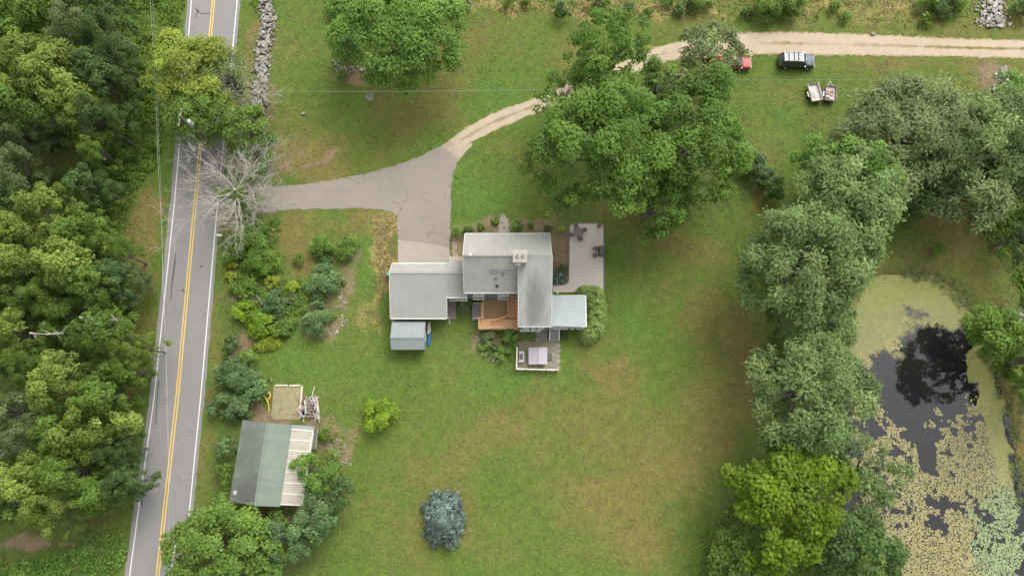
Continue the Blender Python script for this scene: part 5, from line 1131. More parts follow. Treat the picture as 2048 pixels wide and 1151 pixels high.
for k in range(npan+1):
    y_ = pS+k*ph_; MB().add([(bxE+.02,y_-.05,zE-.05),(bxP,y_-.05,zP-.05),(bxP,y_+.05,zP-.05),(bxE+.02,y_+.05,zE-.05),(bxE+.02,y_-.05,zE+.02),(bxP,y_-.05,zP+.04),(bxP,y_+.05,zP+.04),(bxE+.02,y_+.05,zE+.02)], [(3,2,1,0),(4,5,6,7),(0,1,5,4),(1,2,6,5),(2,3,7,6),(3,0,4,7)]).build('batten', M['white'], barn)
MB().bx(bxP, bxP+.12, pS-.1, pN+.1, zP-.12, zP+.05).build('eave_beam', M['white'], barn)
for k in range(5): MB().bx(bxP-.1, bxP+.0, pS+k*(pN-pS)/4-.05, pS+k*(pN-pS)/4+.05, 0, zP-.1).build('post', M['greywood'], barn)
q = bl(471,984,3.3)
mb = MB(); mb.lathe(q[0], q[1], [(.1,3.2),(.20,3.34),(.25,3.42)], 14).tube([(q[0],q[1],3.0),(q[0],q[1],3.4)], .04, 6).tube([(q[0]+.05,q[1],3.4),(q[0]+.45,q[1]+.15,3.75)], .03, 5)
mb.build('satellite_dish', M['insul'], barn)

# ladder, frames and the scrap by the barn
q = P(630,878,1.2); lad = thing('ladder', 'aluminium ladder standing along the white panels of the barn', 'ladder', (q.x,q.y,0))
l0, l1 = P(628,858,1.0), P(623,898,1.0)
for dx in (0, .42): MB().tube([(l0.x+dx,l0.y,1.0),(l1.x+dx,l1.y,.8)], .045, 4).build('side_rail', M['insul'], lad)
for k in range(9): e = Vector(l0).lerp(Vector(l1), (k+.5)/9); MB().tube([(e.x,e.y,1.0-.2*k/9),(e.x+.42,e.y,1.0-.2*k/9)], .025, 4).build('rung', M['insul'], lad)
for dx in (0,.42): MB().tube([(l0.x+dx,l0.y-.2,0),(l0.x+dx,l0.y-.2,1.0)], .03, 4).tube([(l1.x+dx,l1.y+.2,0),(l1.x+dx,l1.y+.2,.82)], .03, 4).build('trestle_leg', M['greywood'], lad)
# ------------------------------------------------------------------ stones
def rock_meshes(n=6):
    out = []
    for s in range(n):
        rg = random.Random(900+s); mb = MB()
        prof = [(.55,-.35),(.92,-.12),(.98,.12),(.72,.38)]; k = 7; f = [rg.uniform(.72,1.1) for _ in range(k)]
        for r, z in prof:
            for j in range(k):
                a = 2*math.pi*j/k; rr = r*f[j]*rg.uniform(.9,1.08)*.5; mb.v.append((rr*math.cos(a)*1.25, rr*math.sin(a), z*.7+rg.uniform(-.04,.04)))
        mb.f = [(i*k+j, i*k+(j+1)%k, (i+1)*k+(j+1)%k, (i+1)*k+j) for i in range(3) for j in range(k)]+[tuple(range(k))[::-1], tuple(range(3*k,4*k))]
        me = bpy.data.meshes.new('stone'); me.from_pydata(mb.v, [], mb.f); me.update(); out.append(me)
    return out
ROCK = rock_meshes()
def put_stone(parent, x, y, z, s, rg, m, name='stone'):
    o = link_mesh(name, rg.choice(ROCK), None, parent); c = ORG[parent.name]; o.location = (x-c.x, y-c.y, z-c.z)
    o.scale = (s*rg.uniform(.8,1.2), s*rg.uniform(.7,1.1), s*rg.uniform(.5,.85)); o.rotation_euler = (rg.uniform(-.25,.25), rg.uniform(-.25,.25), rg.uniform(0,6.28)); set_obj_mat(o, m)
STM = [M['stone'], M['stone2'], mat('grey_field_stone', (.31,.30,.28), .85, .35, 2.2, .3)]
def stone_fill(parent, n, smin, smax, zmax, pts, seed, mats=STM):
    """small stones under and between the big ones, one part"""
    rg = random.Random(seed); mb = MB()
    for x, y in pts:
        me = rg.choice(ROCK); s = rg.uniform(smin, smax); a = rg.uniform(0,6.28); z = rg.uniform(.02, zmax)
        mb.add([(x+(v.co.x*math.cos(a)-v.co.y*math.sin(a))*s, y+(v.co.x*math.sin(a)+v.co.y*math.cos(a))*s, z+v.co.z*s*.7) for v in me.vertices], [tuple(p.vertices) for p in me.polygons])
    mb.build('small_stones', mats[0], parent, kind='stuff')
def wall_line(name, label, pts_px, hw, n, seed, h=.7, smin=.4, smax=.75, cat='wall', mats=STM, nfill=400):
    c = poly_path(XY(pts_px), 100); rg = random.Random(seed); mid = c[50]; t_ = thing(name, label, cat, (mid[0], mid[1], 0))
    tg_ = np.gradient(c, axis=0); tg_ /= np.linalg.norm(tg_, axis=1)[:,None]; fill = []
    for k in range(n+nfill):
        i = rg.randrange(100); f = rg.gauss(0, .5) if k < n else rg.gauss(0,.75); f = max(-1.4, min(1.4, f)); w_ = hw[0]+(hw[1]-hw[0])*i/99
        x = c[i][0]-tg_[i][1]*f*w_+rg.uniform(-.3,.3); y = c[i][1]+tg_[i][0]*f*w_+rg.uniform(-.3,.3)
        if k < n: put_stone(t_, x, y, max(.1, h*(1-abs(f)*.9)*rg.uniform(.5,1)), rg.uniform(smin,smax), rg, rg.choice(mats))
        else: fill.append((x, y))
    stone_fill(t_, 0, .2, .42, h*.45, fill, seed+1, [mats[0]])
wall_line('stone_wall', 'tumbled field stone wall beside the top of the road', [(536,-60),(536,0),(535,60),(526,110),(522,170),(517,245)], (.8,.85), 290, 1, .8, .38, .72)
pile_mats = [M['stone2'], mat('white_rock', (.44,.42,.38), .85, .3, 3), M['stone']]
wall_line('rock_strip', 'strip of loose pale rocks running off the top right edge', [(1986,-80),(1985,0),(1984,30),(1988,54)], (1.0,1.7), 240, 2, .5, .35, .65, 'rocks', pile_mats, 300)
wall_line('rock_pile', 'pale rock pile half under the light green tree at the right edge', [(2000,140),(2012,160),(1996,182),(1988,190)], (.9,.6), 60, 3, .5, .3, .6, 'rocks', pile_mats, 90)
wall_line('stone_edging', 'curved row of pale stones by the bed under the rounded top lawn tree', [(670,125),(676,140),(700,141),(716,138)], (.25,.2), 22, 4, .2, .25, .45, 'stones', pile_mats, 10)
wall_line('stone_edging', 'row of stones edging the garden bed near the lawn', [(677,590),(690,608),(690,640),(676,664),(650,668)], (.25,.25), 26, 5, .1, .13, .26, 'stones', pile_mats, 10)
wall_line('stone_edging', 'curved row of small white stones edging the bed below the deck', [(957,668),(957,690),(968,702),(985,716),(1010,724)], (.12,.15), 26, 6, .12, .18, .34, 'stones', pile_mats, 6)
wall_line('stone_edging', 'loose stones in the dirt right of the barn tree', [(676,874),(684,905),(694,930)], (.4,.4), 8, 7, .1, .14, .28, 'stones', pile_mats, 8)
for (u, v, r, lab, mm) in ((1745,69,.35,'single pale boulder on the upper edge of the gravel track',M['stone2']),(727,139,.4,'pale rounded boulder at the end of the stone row under the top lawn tree',pile_mats[1]),(607,228,.3,'small pale rock alone in the dry lawn by the stone wall',M['stone2'])):
    p = P(u,v,0); t_ = thing('boulder', lab, 'rock', (p.x,p.y,0)); put_stone(t_, p.x, p.y, .15, r*2, random.Random(int(u)), mm)
p = P(740,195,0); t_ = thing('fire_ring', 'small flat ring of stones round ash in the upper lawn under the wire', 'fire ring', (p.x,p.y,0)); rg = random.Random(6)
for k in range(9): put_stone(t_, p.x+.45*math.cos(k*.698), p.y+.45*math.sin(k*.698), .05, .26, rg, rg.choice(STM))
MB().lathe(p.x, p.y, [(.4,.006),(.36,.03),(.01,.035)], 12).build('ash', M['slate'], t_)

# ------------------------------------------------------------------ front walk, flower beds, patio
def flag(name, label, pts, r0, r1, seed, m, cat='paving', z=.03, gap=1.0):
    rg = random.Random(seed); c = P(*pts[0]); t_ = thing(name, label, cat, (c.x,c.y,0))
    for u, v in pts:
        p = P(u, v); k = rg.randint(5,7); r = rg.uniform(r0, r1); a0 = rg.uniform(0,6)
        MB().prism([(p.x+r*rg.uniform(.8,1.1)*math.cos(a0+j*6.283/k), p.y+r*rg.uniform(.75,1.0)*math.sin(a0+j*6.283/k)) for j in range(k)], .0, z+rg.uniform(0,.02)).build('flagstone', rg.choice(m), t_)
    return t_
flag('stone_walk', 'flagstone walk crossing the front flower bed', [(1003,462),(1013,462),(1002,452),(1012,450),(1001,442),(1011,440),(1006,434)], .38, .5, 1, [M['stone2'], M['concrete']])
flag('stepping_stones', 'pale stepping stones at the right of the hot tub', [(1108,686),(1116,690),(1108,697),(1117,701),(1107,708),(1116,712),(1108,719),(1117,722),(1110,729),(1117,735)], .26, .36, 2, [M['stone2'], M['stone']])
flag('slate_pile', 'dark slate pieces below the wing windows beside the white railed steps', [(1076,666),(1084,664),(1090,668),(1078,672),(1086,673),(1092,677),(1075,679),(1083,680)], .26, .42, 3, [M['slate'], M['stone'], M['slate']], z=.08)
flag('stepping_stones', 'brown paving slabs from driveway to the entry porch', [(909,478),(909,486),(910,494),(908,502),(910,508)], .34, .42, 4, [M['concrete'], mat('brown_slab', (.30,.23,.17), .85, .2, 2)])
# patio of small pavers with a dark border
pp = [(1138,455),(1141,449),(1148,446),(1198,446),(1205,449),(1208,455),(1208,578),(1206,582),(1142,584),(1110,584),(1106,584),(1106,570),(1128,569),(1134,566),(1137,560)]
PAT = XY(pp); m, t, o = newmat('small_patio_pavers'); b = N(t, 'ShaderNodeBsdfPrincipled', Roughness=.85)
br = N(t, 'ShaderNodeTexBrick', Scale=1.0); br.inputs['Brick Width'].default_value = .24; br.inputs['Row Height'].default_value = .16; br.inputs['Mortar Size'].default_value = .008
br.inputs['Color1'].default_value = (.66,.58,.50,1); br.inputs['Color2'].default_value = (.58,.515,.445,1); br.inputs['Mortar'].default_value = (.28,.22,.19,1); t.links.new(objco(t), br.inputs['Vector'])
t.links.new(mixc(t, .45, br.outputs[0], mixc(t, ramp(t, noise(t, .7, 5, .7), .35, .65), (.66,.585,.505), (.57,.51,.45))), b.inputs['Base Color']); t.links.new(b.outputs[0], o.inputs[0])
patio = sheet('patio', PAT, .06, m, kind='structure')
bord = MB(); q = PAT
for i in list(range(0, 6))+[9,10,11,12,13,14]:
    (x0,y0),(x1,y1) = q[i], q[(i+1)%len(q)]; ln = math.hypot(x1-x0,y1-y0); n = max(1, int(ln/.32))
    if i == 9 or i == 10 or i == 11: 
        if i != 11: continue
    for k in range(n):
        e = MB().box(x0+(x1-x0)*(k+.5)/n, y0+(y1-y0)*(k+.5)/n, .06, ln/n-.02, .17, .10, math.atan2(y1-y0,x1-x0)); bord.add(e.v, e.f)
bd = bord.build('border_stones', mat('dark_border_paver', (.19,.165,.145), .85, .2, 4), patio, kind='stuff')
q = P(1157,464,.7); tb = thing('round_patio_table', 'round grey metal patio table at the upper left of the patio', 'table', (q.x,q.y,0)); mg = mat('grey_metal_mesh', (.17,.155,.145), .5, .3, 8)
MB().lathe(q.x,q.y,[(.02,.70),(.62,.70),(.64,.72),(.62,.74),(.02,.74)],20).build('tabletop', mg, tb); MB().tube([(q.x,q.y,.08),(q.x,q.y,.70)], .04, 6).build('post', mg, tb); MB().lathe(q.x,q.y,[(.3,.065),(.28,.1),(.05,.12)],12).build('base', mg, tb)
def chair(name, label, x, y, rz, m, group=None):
    t_ = thing(name, label, 'chair', (x,y,0.06), group, rz=rz, local=True)
    MB().box(0,0,.42,.5,.48,.05).build('seat', m, t_); MB().box(0,-.24,.68,.5,.05,.5,0,-.15).build('backrest', m, t_)
    for sx in (-.22,.22):
        for sy in (-.2,.2): MB().tube([(sx,sy,0),(sx,sy,.41)], .022, 4).build('leg', m, t_)
        MB().tube([(sx*1.1,-.22,.62),(sx*1.1,.18,.62)], .022, 4).build('armrest', m, t_)
for k, (a, w_) in enumerate(((.4,'right'),(1.9,'upper'),(3.5,'left'),(5.0,'lower'))): chair('patio_chair', f'grey metal chair on the {w_} side of the round patio table', q.x+.85*math.cos(a), q.y+.85*math.sin(a), a+math.pi/2, mg, 'chairs round the patio table')
q = P(1190,497,.4); chair('patio_chair', 'dark folding chair left of the grill, nearer the top', q.x, q.y, 1.3, mg); q = P(1189,511,.4); chair('patio_chair', 'dark folding chair left of the grill, nearer the house corner', q.x, q.y, 1.9, mg)
q = P(1203.5,501,.9); gr_ = thing('covered_grill', 'grey green covered grill on the right border of the patio', 'grill', (q.x,q.y,0)); mc = mat('grey_green_cover', (.115,.125,.11), .7, .2, 2)
MB().box(q.x,q.y,.55,.72,1.15,.9).build('cabinet', mc, gr_); MB().add([(q.x+a*.36,q.y+b_*.58,z) for z,a,b_ in ((1.0,-1,-1),(1.0,1,-1),(1.0,1,1),(1.0,-1,1))]+[(q.x+a*.26,q.y+b_*.50,1.2) for a,b_ in ((-1,-1),(1,-1),(1,1),(-1,1))], [(4,5,6,7),(0,1,5,4),(1,2,6,5),(2,3,7,6),(3,0,4,7)]).build('lid', mc, gr_)
MB().tube([(q.x-.4,q.y-.3,1.02),(q.x-.4,q.y+.3,1.02)], .025, 5).build('handle', M['black'], gr_)
q = P(1198,452,.4); pt = thing('planter', 'dark round planter in the upper right patio corner', 'planter', (q.x,q.y,0)); MB().lathe(q.x,q.y,[(.18,.06),(.26,.4),(.30,.46),(.24,.46),(.22,.38)],12).build('pot', mg, pt); MB().lathe(q.x,q.y,[(.235,.40),(.01,.42)],12).build('soil', M['mulch'], pt)
# feathery shrub along the sunroom
def feather(name, label, pts, h, seed):
    c = P(*pts[len(pts)//2]); root = thing(name, label, 'shrub', (c.x,c.y,0)); rng = np.random.RandomState(seed); Vs, Ts = [], []
    for u, v, r in pts:
        p = P(u, v, h*.4); R = r/PM(v, h*.4); n = 650
        a = rng.uniform(0,6.283,n); s = rng.uniform(.0,1.0,n)**.6; d = np.stack([np.cos(a), np.sin(a)], 1)
        z = h*(1-s**2.2)*rng.uniform(.7,1.05,n)+.12
        base = np.stack([p.x-c.x+d[:,0]*R*s*.72, p.y-c.y+d[:,1]*R*s*.72, z], 1); tip = base+np.stack([d[:,0]*R*.42, d[:,1]*R*.42, -.18-.3*s*1.2], 1)*rng.uniform(.7,1.2,(n,1)); tip[:,2] = np.maximum(tip[:,2], .03)
        wv = np.stack([-d[:,1], d[:,0], np.zeros(n)], 1)*.07; mid = (base+tip)/2+[0,0,.10]
        Vs.append(np.stack([base, mid-wv, tip, mid+wv], 1).reshape(-1,3)); Ts.append(np.stack([rng.uniform(.8,1.25,n), rng.uniform(0,1,n), np.zeros(n), np.ones(n)], 1))
        nq = 160; q = rng.normal(0,1,(nq,3)); q[:,2] = abs(q[:,2]); q /= np.linalg.norm(q,axis=1)[:,None]
        V, T = leaves_at(rng, np.array([p.x-c.x,p.y-c.y,.1])+q*np.array([R*.8,R*.8,h*.85])*rng.uniform(.5,1,(nq,1)), q, .22, 'fine', .9, .3); Vs.append(V); Ts.append(T)
    link_mesh('foliage', fast_mesh('foliage', np.concatenate(Vs), 4, np.concatenate(Ts)), L['weed2'], root)
L['weed2'] = leafmat('leaf_feathery_green', (.20,.34,.075), (.36,.46,.14))
feather('feathery_shrub', 'bright feathery green shrub wrapping the right side of the sunroom', [(1172,588,20),(1188,592,24),(1190,612,26),(1190,634,26),(1188,656,24),(1178,668,20)], 2.5, 7)
for k, (u, v) in enumerate(((1107,470),(1114,478))): pass
# ------------------------------------------------------------------ hot tub terrace
a, b_ = P(1034,686), P(1119,739); sheet('gravel_terrace', ragged([(1033,684),(1119,680),(1119,741),(1034,741)], .5, .06), .012, mat('weedy_gravel', (.24,.21,.145), .9, .35, 1.6, .4, c2=(.13,.14,.055)), kind='structure')
z_ = .95; a, b_ = P(1057,694,z_), P(1095,728,z_); tub = thing('hot_tub', 'square hot tub under a light grey two part cover', 'hot tub', ((a.x+b_.x)/2,(a.y+b_.y)/2,0)); cxm, cym = (a.x+b_.x)/2, (a.y+b_.y)/2; hx, hy = (b_.x-a.x)/2, (a.y-b_.y)/2
def rrect(cx, cy, hx, hy, r, n=5): return [(cx+sx*(hx-r)+r*math.cos(t), cy+sy*(hy-r)+r*math.sin(t)) for sx, sy, t0 in ((1,1,0),(-1,1,90),(-1,-1,180),(1,-1,270)) for t in [R_(t0+90*k/n) for k in range(n+1)]]
MB().prism(rrect(cxm,cym,hx-.1,hy-.1,.22), .02, .84).build('cabinet', mat('grey_brown_tub_side', (.20,.18,.165), .6, .15, 2), tub)
mcv = mat('light_grey_vinyl_cover', (.36,.345,.37), .5, .08, 1.2)
MB().prism(rrect(cxm-hx/2-.01,cym,hx/2-.015,hy,.12), .84, .95).build('cover_half', mcv, tub); MB().prism(rrect(cxm+hx/2+.01,cym,hx/2-.015,hy,.12), .84, .955).build('cover_half', mat('paler_grey_vinyl_cover', (.43,.415,.435), .5, .06, 1.2), tub)
MB().bx(cxm-.008,cxm+.008,cym-hy+.1,cym+hy-.1,.85,.93).build('hinge_seam', M['slate'], tub)
q = P(1100,713,.3); tsx = thing('tub_steps', 'dark steps on the right side of the hot tub', 'steps', (q.x,q.y,0)); MB().bx(q.x-.27,q.x+.25,q.y-.38,q.y+.38,.012,.2).build('step', mc, tsx); MB().bx(q.x-.27,q.x,q.y-.38,q.y+.38,.2,.4).build('step', mc, tsx)
q = P(1043,713,.5); be = thing('white_bench', 'white bench with a dark cushion between fence and hot tub', 'bench', (q.x,q.y,0))
for k in range(4): MB().bx(q.x-.26+k*.12, q.x-.16+k*.12, q.y-.62, q.y+.62, .42, .45).build('slat', M['white'], be)
for sy in (-1,1): MB().tube([(q.x-.24,q.y+sy*.55,.0),(q.x-.24,q.y+sy*.55,.42)],.035,4).build('leg',M['white'],be); MB().tube([(q.x+.24,q.y+sy*.55,.0),(q.x+.24,q.y+sy*.55,.42)],.035,4).build('leg',M['white'],be); MB().bx(q.x-.3,q.x+.3,q.y+sy*.6-.04,q.y+sy*.6+.04,.60,.65).build('armrest',M['white'],be)
MB().bx(q.x+.24,q.x+.30,q.y-.6,q.y+.6,.45,.85).build('backrest',M['white'],be); MB().prism(rrect(q.x-.03,q.y,.17,.36,.06), .451, .53).build('cushion', mat('dark_purple_grey_cushion', (.13,.12,.15), .8, .2, 3), be)
# white fence, L shaped
fz = .95; f0, f1, f2 = P(1034,695,fz), P(1033,737,fz), P(1115,739,fz); fe = thing('white_fence', 'low white L shaped fence round the hot tub corner', 'fence', (f1.x,f1.y,0))
for p, q, npst in ((f0,f1,2),(f1,f2,4)):
    dirv = (q-p); ln = dirv.length; ang = math.atan2(dirv.y, dirv.x)
    for z in (.25,.9): MB().box((p.x+q.x)/2,(p.y+q.y)/2,z,ln,.12 if z > .5 else .07,.10,ang).build('rail', M['white'], fe)
    n = int(ln/.15); 
    for k in range(1, n): e = p.lerp(q, k/n); MB().box(e.x,e.y,.55,.09,.025,.66,ang).build('picket', M['white'], fe)
    for k in range(npst): e = p.lerp(q, k/(npst-1) if p is f0 else (k+1)/npst); MB().box(e.x,e.y,.52,.16,.16,1.04,ang).lathe(e.x,e.y,[(.13,1.04),(.02,1.12)],4).build('post', M['white'], fe)

# ------------------------------------------------------------------ sand bed, yellow frame, scrap, trailer by the barn
sb = thing('timber_bed', 'square bare bed edged with pale timbers above the barn', 'garden bed', tuple(P(574,803)))
sheet('bed_soil', ragged([(547,771),(603,770),(600,838),(543,838)], .4, .05), .05, mat('tan_weedy_soil', (.30,.25,.155), .95, .3, 1.6, .4, c2=(.15,.16,.06)), sb)
for (u0,v0,u1,v1) in ((550,770,575,770),(579,770.5,600,770),(604,771,602,806),(602,808,600,836)):
    p, q = P(u0,v0,.15), P(u1,v1,.15); MB().box((p.x+q.x)/2,(p.y+q.y)/2,.10,(q-p).length,.18,.2,math.atan2(q.y-p.y,q.x-p.x)).build('timber', M['plank'], sb)
q = P(535,797,.4); yf = thing('yellow_frame', 'bent yellow steel frame lying left of the timber edged bed', 'frame', (q.x,q.y,0))
for pts in ([(530,784),(529,791),(535,799),(541,791),(538,783)], [(530,787),(541,786)], [(529,792),(536,806),(541,792)], [(535,799),(538,816),(537,822)]):
    MB().tube([tuple(P(u,v,.30 if v < 800 else .12)) for u,v in pts], .07, 5).build('tube', M['yellowp'], yf)
q = P(618,805,.3); utl = thing('old_trailer_frame', 'rusty trailer frame with a long green drawbar beside the timber bed', 'trailer', (q.x,q.y,0))
MB().tube([tuple(P(629,772,.45)),tuple(P(624,792,.5))], .08, 6).build('drawbar', mat('pale_green_paint', (.36,.46,.27), .5, .2, 3), utl)
for pts in ([(624,792),(614,801),(610,812)],[(624,792),(630,806),(630,830)]): MB().tube([tuple(P(u,v,.5)) for u,v in pts], .055, 5).build('frame_rail', M['insul'], utl)
for k in range(5): MB().tube([tuple(P(609,808+k*6,.5)),tuple(P(628,808+k*6,.5))], .05, 4).build('cross_member', M['steel'], utl)
for u in (607,631):
    w_ = P(u,822,.3); wh = MB().tube([(w_.x-.1,w_.y,.3),(w_.x+.1,w_.y,.3)], .3, 12).build('tyre', M['rubber'], utl); MB().tube([(w_.x-.11,w_.y,.3),(w_.x+.11,w_.y,.3)], .15, 10).build('rim', M['steel'], wh)
rg = random.Random(12)
sp_ = thing('scrap_heap', 'heap of boards, pipes and scrap between the timber bed and the barn', 'scrap heap', tuple(P(616,822)))
scm = [M['greywood'], M['rust'], M['plank'], M['steel'], mat('faded_mauve_board', (.36,.29,.28), .8, .3, 3)]
for k in range(46):
    u, v = rg.uniform(600,638), rg.uniform(798,836); p = P(u, v); ln = rg.uniform(.4,1.7)
    MB().box(p.x, p.y, rg.uniform(.1,.5), rg.uniform(.06,.22), ln, rg.uniform(.03,.10), rg.uniform(-.7,.7), rg.uniform(-.15,.15)).build('board', rg.choice(scm), sp_)
for k in range(7):
    p = P(rg.uniform(604,614), rg.uniform(806,832)); MB().lathe(p.x,p.y,[(.10,.3),(.24,.34),(.26,.42),(.2,.44)],10).build('bucket', rg.choice([M['insul'],M['steel'],scm[4]]), sp_)
lg = thing('plank_pile', 'long grey brown planks lying down the right side of the scrap heap', 'planks', tuple(P(633,810,0)))
for k in range(5): a, b_ = P(629+k*1.5,792+rg.uniform(-3,3),.3), P(632+k*2.0,838,.2); MB().box((a.x+b_.x)/2,(a.y+b_.y)/2,.25+.03*(k%2),.16,(a-b_).length,.05,math.atan2(-(b_-a).x,(b_-a).y)+math.pi).build('plank', rg.choice([M['greywood'],M['plank'],scm[4]]), lg)
for i, (pts, r, lab) in enumerate((([(513,592),(519,600),(525,610)],.16,'dark fallen log in the garden bed'), ([(484,594),(500,602),(508,608)],.10,'pale branch lying in the garden bed'), ([(105,612),(118,614),(122,622)],.35,'broken reddish trunk stub in the wood'))):
    q = P(*pts[0]); z = .2 if i < 2 else 7; t_ = thing('fallen_log' if i < 2 else 'trunk_stub', lab, 'log', (q.x,q.y,0)); MB().tube([tuple(P(u,v,z)) for u,v in pts]+([] if i < 2 else [(P(122,622,7).x+.6,P(122,622,7).y-.4,0)]), r, 7).build('log', M['bark'] if i != 1 else M['deadwood'], t_)
for (pts, lab) in (([(48,528),(62,538),(70,545)],'pale bare branch over the wood at the left, level with the house'),([(160,634),(176,636),(192,643)],'pale bare branch crossing the dark gap in the wood'),([(60,665),(95,668),(128,666)],'long pale horizontal branch in the wood near the left edge'),([(0,967),(14,953),(26,940)],'long bare grey branch leaning out of the left picture edge'),([(198,642),(220,640),(238,638)],'thin pale branch pointing at the road from the dark gap')):
    q = P(pts[0][0], pts[0][1], 10); t_ = thing('bare_branch', lab, 'branch', (q.x,q.y,0)); l_ = [tuple(P(u,v,10.5-.3*k)) for k,(u,v) in enumerate(pts)]
    MB().tube([(q.x,q.y,8.5)]+l_, [.10,.09,.07,.03], 6).build('limb', M['deadwood'], t_)
    mb = MB(); rg = random.Random(len(lab))
    for k in range(10): s_ = Vector(l_[0]).lerp(Vector(l_[-1]), rg.random()); mb.tube([tuple(s_), tuple(s_+Vector((rg.uniform(-1,1),rg.uniform(-1,1),rg.uniform(0,.6))))], [.04,.012], 3)
    mb.build('twigs', M['deadwood'], t_, kind='stuff')

# ------------------------------------------------------------------ mailbox
q = P(440,470.5,1.1); mbx = thing('mailbox', 'white mailbox on a post at the right edge line of the road', 'mailbox', (q.x,q.y,0))
MB().bx(q.x-.06,q.x+.06,q.y-.05,q.y+.05,0,1.0).build('post', M['greywood'], mbx); MB().tube([(q.x-.34,q.y,1.14),(q.x+.26,q.y,1.14)], .17, 10).build('box', M['white'], mbx)
MB().bx(q.x-.36,q.x-.345,q.y-.12,q.y+.12,1.02,1.26).build('door', M['insul'], mbx); MB().bx(q.x,q.x+.04,q.y-.19,q.y-.175,1.1,1.4).build('flag', mat('red_flag', (.5,.05,.04), .5, .1), mbx)

# ------------------------------------------------------------------ utility poles and wires
def upole(label, u, v, h, rz, drum):
    p = P(u, v, h-.6); t_ = thing('utility_pole', label, 'utility pole', (p.x,p.y,0), rz=rz, local=True)
    MB().tube([(0,0,-.3),(0,0,h)], [.17,.12], 10).build('pole', M['pole'], t_)
    ca = MB().box(0,.14,h-.5,2.2,.10,.12).build('crossarm', M['pole'], t_)
    for x in (-.95,-.35,.35,.95): MB().lathe(x,.14,[(.05,h-.44),(.08,h-.38),(.05,h-.33),(.08,h-.28),(.03,h-.24)],8).build('insulator', M['insul'], ca)
    if drum: MB().lathe(0,-.42,[(.18,h-2.3),(.25,h-2.2),(.25,h-1.35),(.2,h-1.28),(.05,h-1.25)],12).build('transformer', M['insul'] if drum == 1 else M['black'], t_); MB().tube([(0,-.42,h-1.3),(.05,-.35,h-1.0)], .05, 6).build('bushing', M['white'], t_)
    return p
A1 = upole('grey pole with transformer poking through the leaves beside the road', 364, 236, 11.6, 1.5, 1)
A2 = upole('pole with dark transformer and white cap between the grove and the rounded track tree', 1357, 154, 9.6, 0, 2)
def wire(label, pts, z, r=.022):
    pts = [Vector((*P(u,v,zz)[:2], zz)) for (u,v),zz in zip(pts, z)]; q = pts[0]
    t_ = thing('overhead_wire', label, 'wire', tuple(q)); mb = MB()
    for a, b_ in zip(pts[:-1], pts[1:]):
        n = 14; ln = (b_-a).length; mb.tube([a.lerp(b_, k/n)-Vector((0,0,4*.012*ln*(k/n)*(1-k/n))) for k in range(n+1)], r, 4, cap=False)
    mb.build('cable', M['wire'], t_)
wire('service wire crossing the upper lawn from the roadside pole to the grove', [(395,181),(560,187),(1357,172)][0::2], [9.5,9.0], .016)
wire('wire running right from the pole beside the grove to the picture edge', [(1357,160),(2200,146)], [9.0,9.0], .012)
wire('left one of the two wires along the left side of the road', [(296,-60),(316,330),(326,560),(333,800),(338,1085)], [9.4,8.6,8.3,8.3,8.9], .014)
wire('right one of the two wires along the left side of the road', [(301,-60),(318,300),(325,560),(337,900),(350,1130)], [9.8,9.0,8.8,8.8,9.3], .009)
q = P(345,1092,8.6); upole('pole hidden by the leafy tree at the bottom of the road', 352, 1110, 9.4, 1.5, 0)

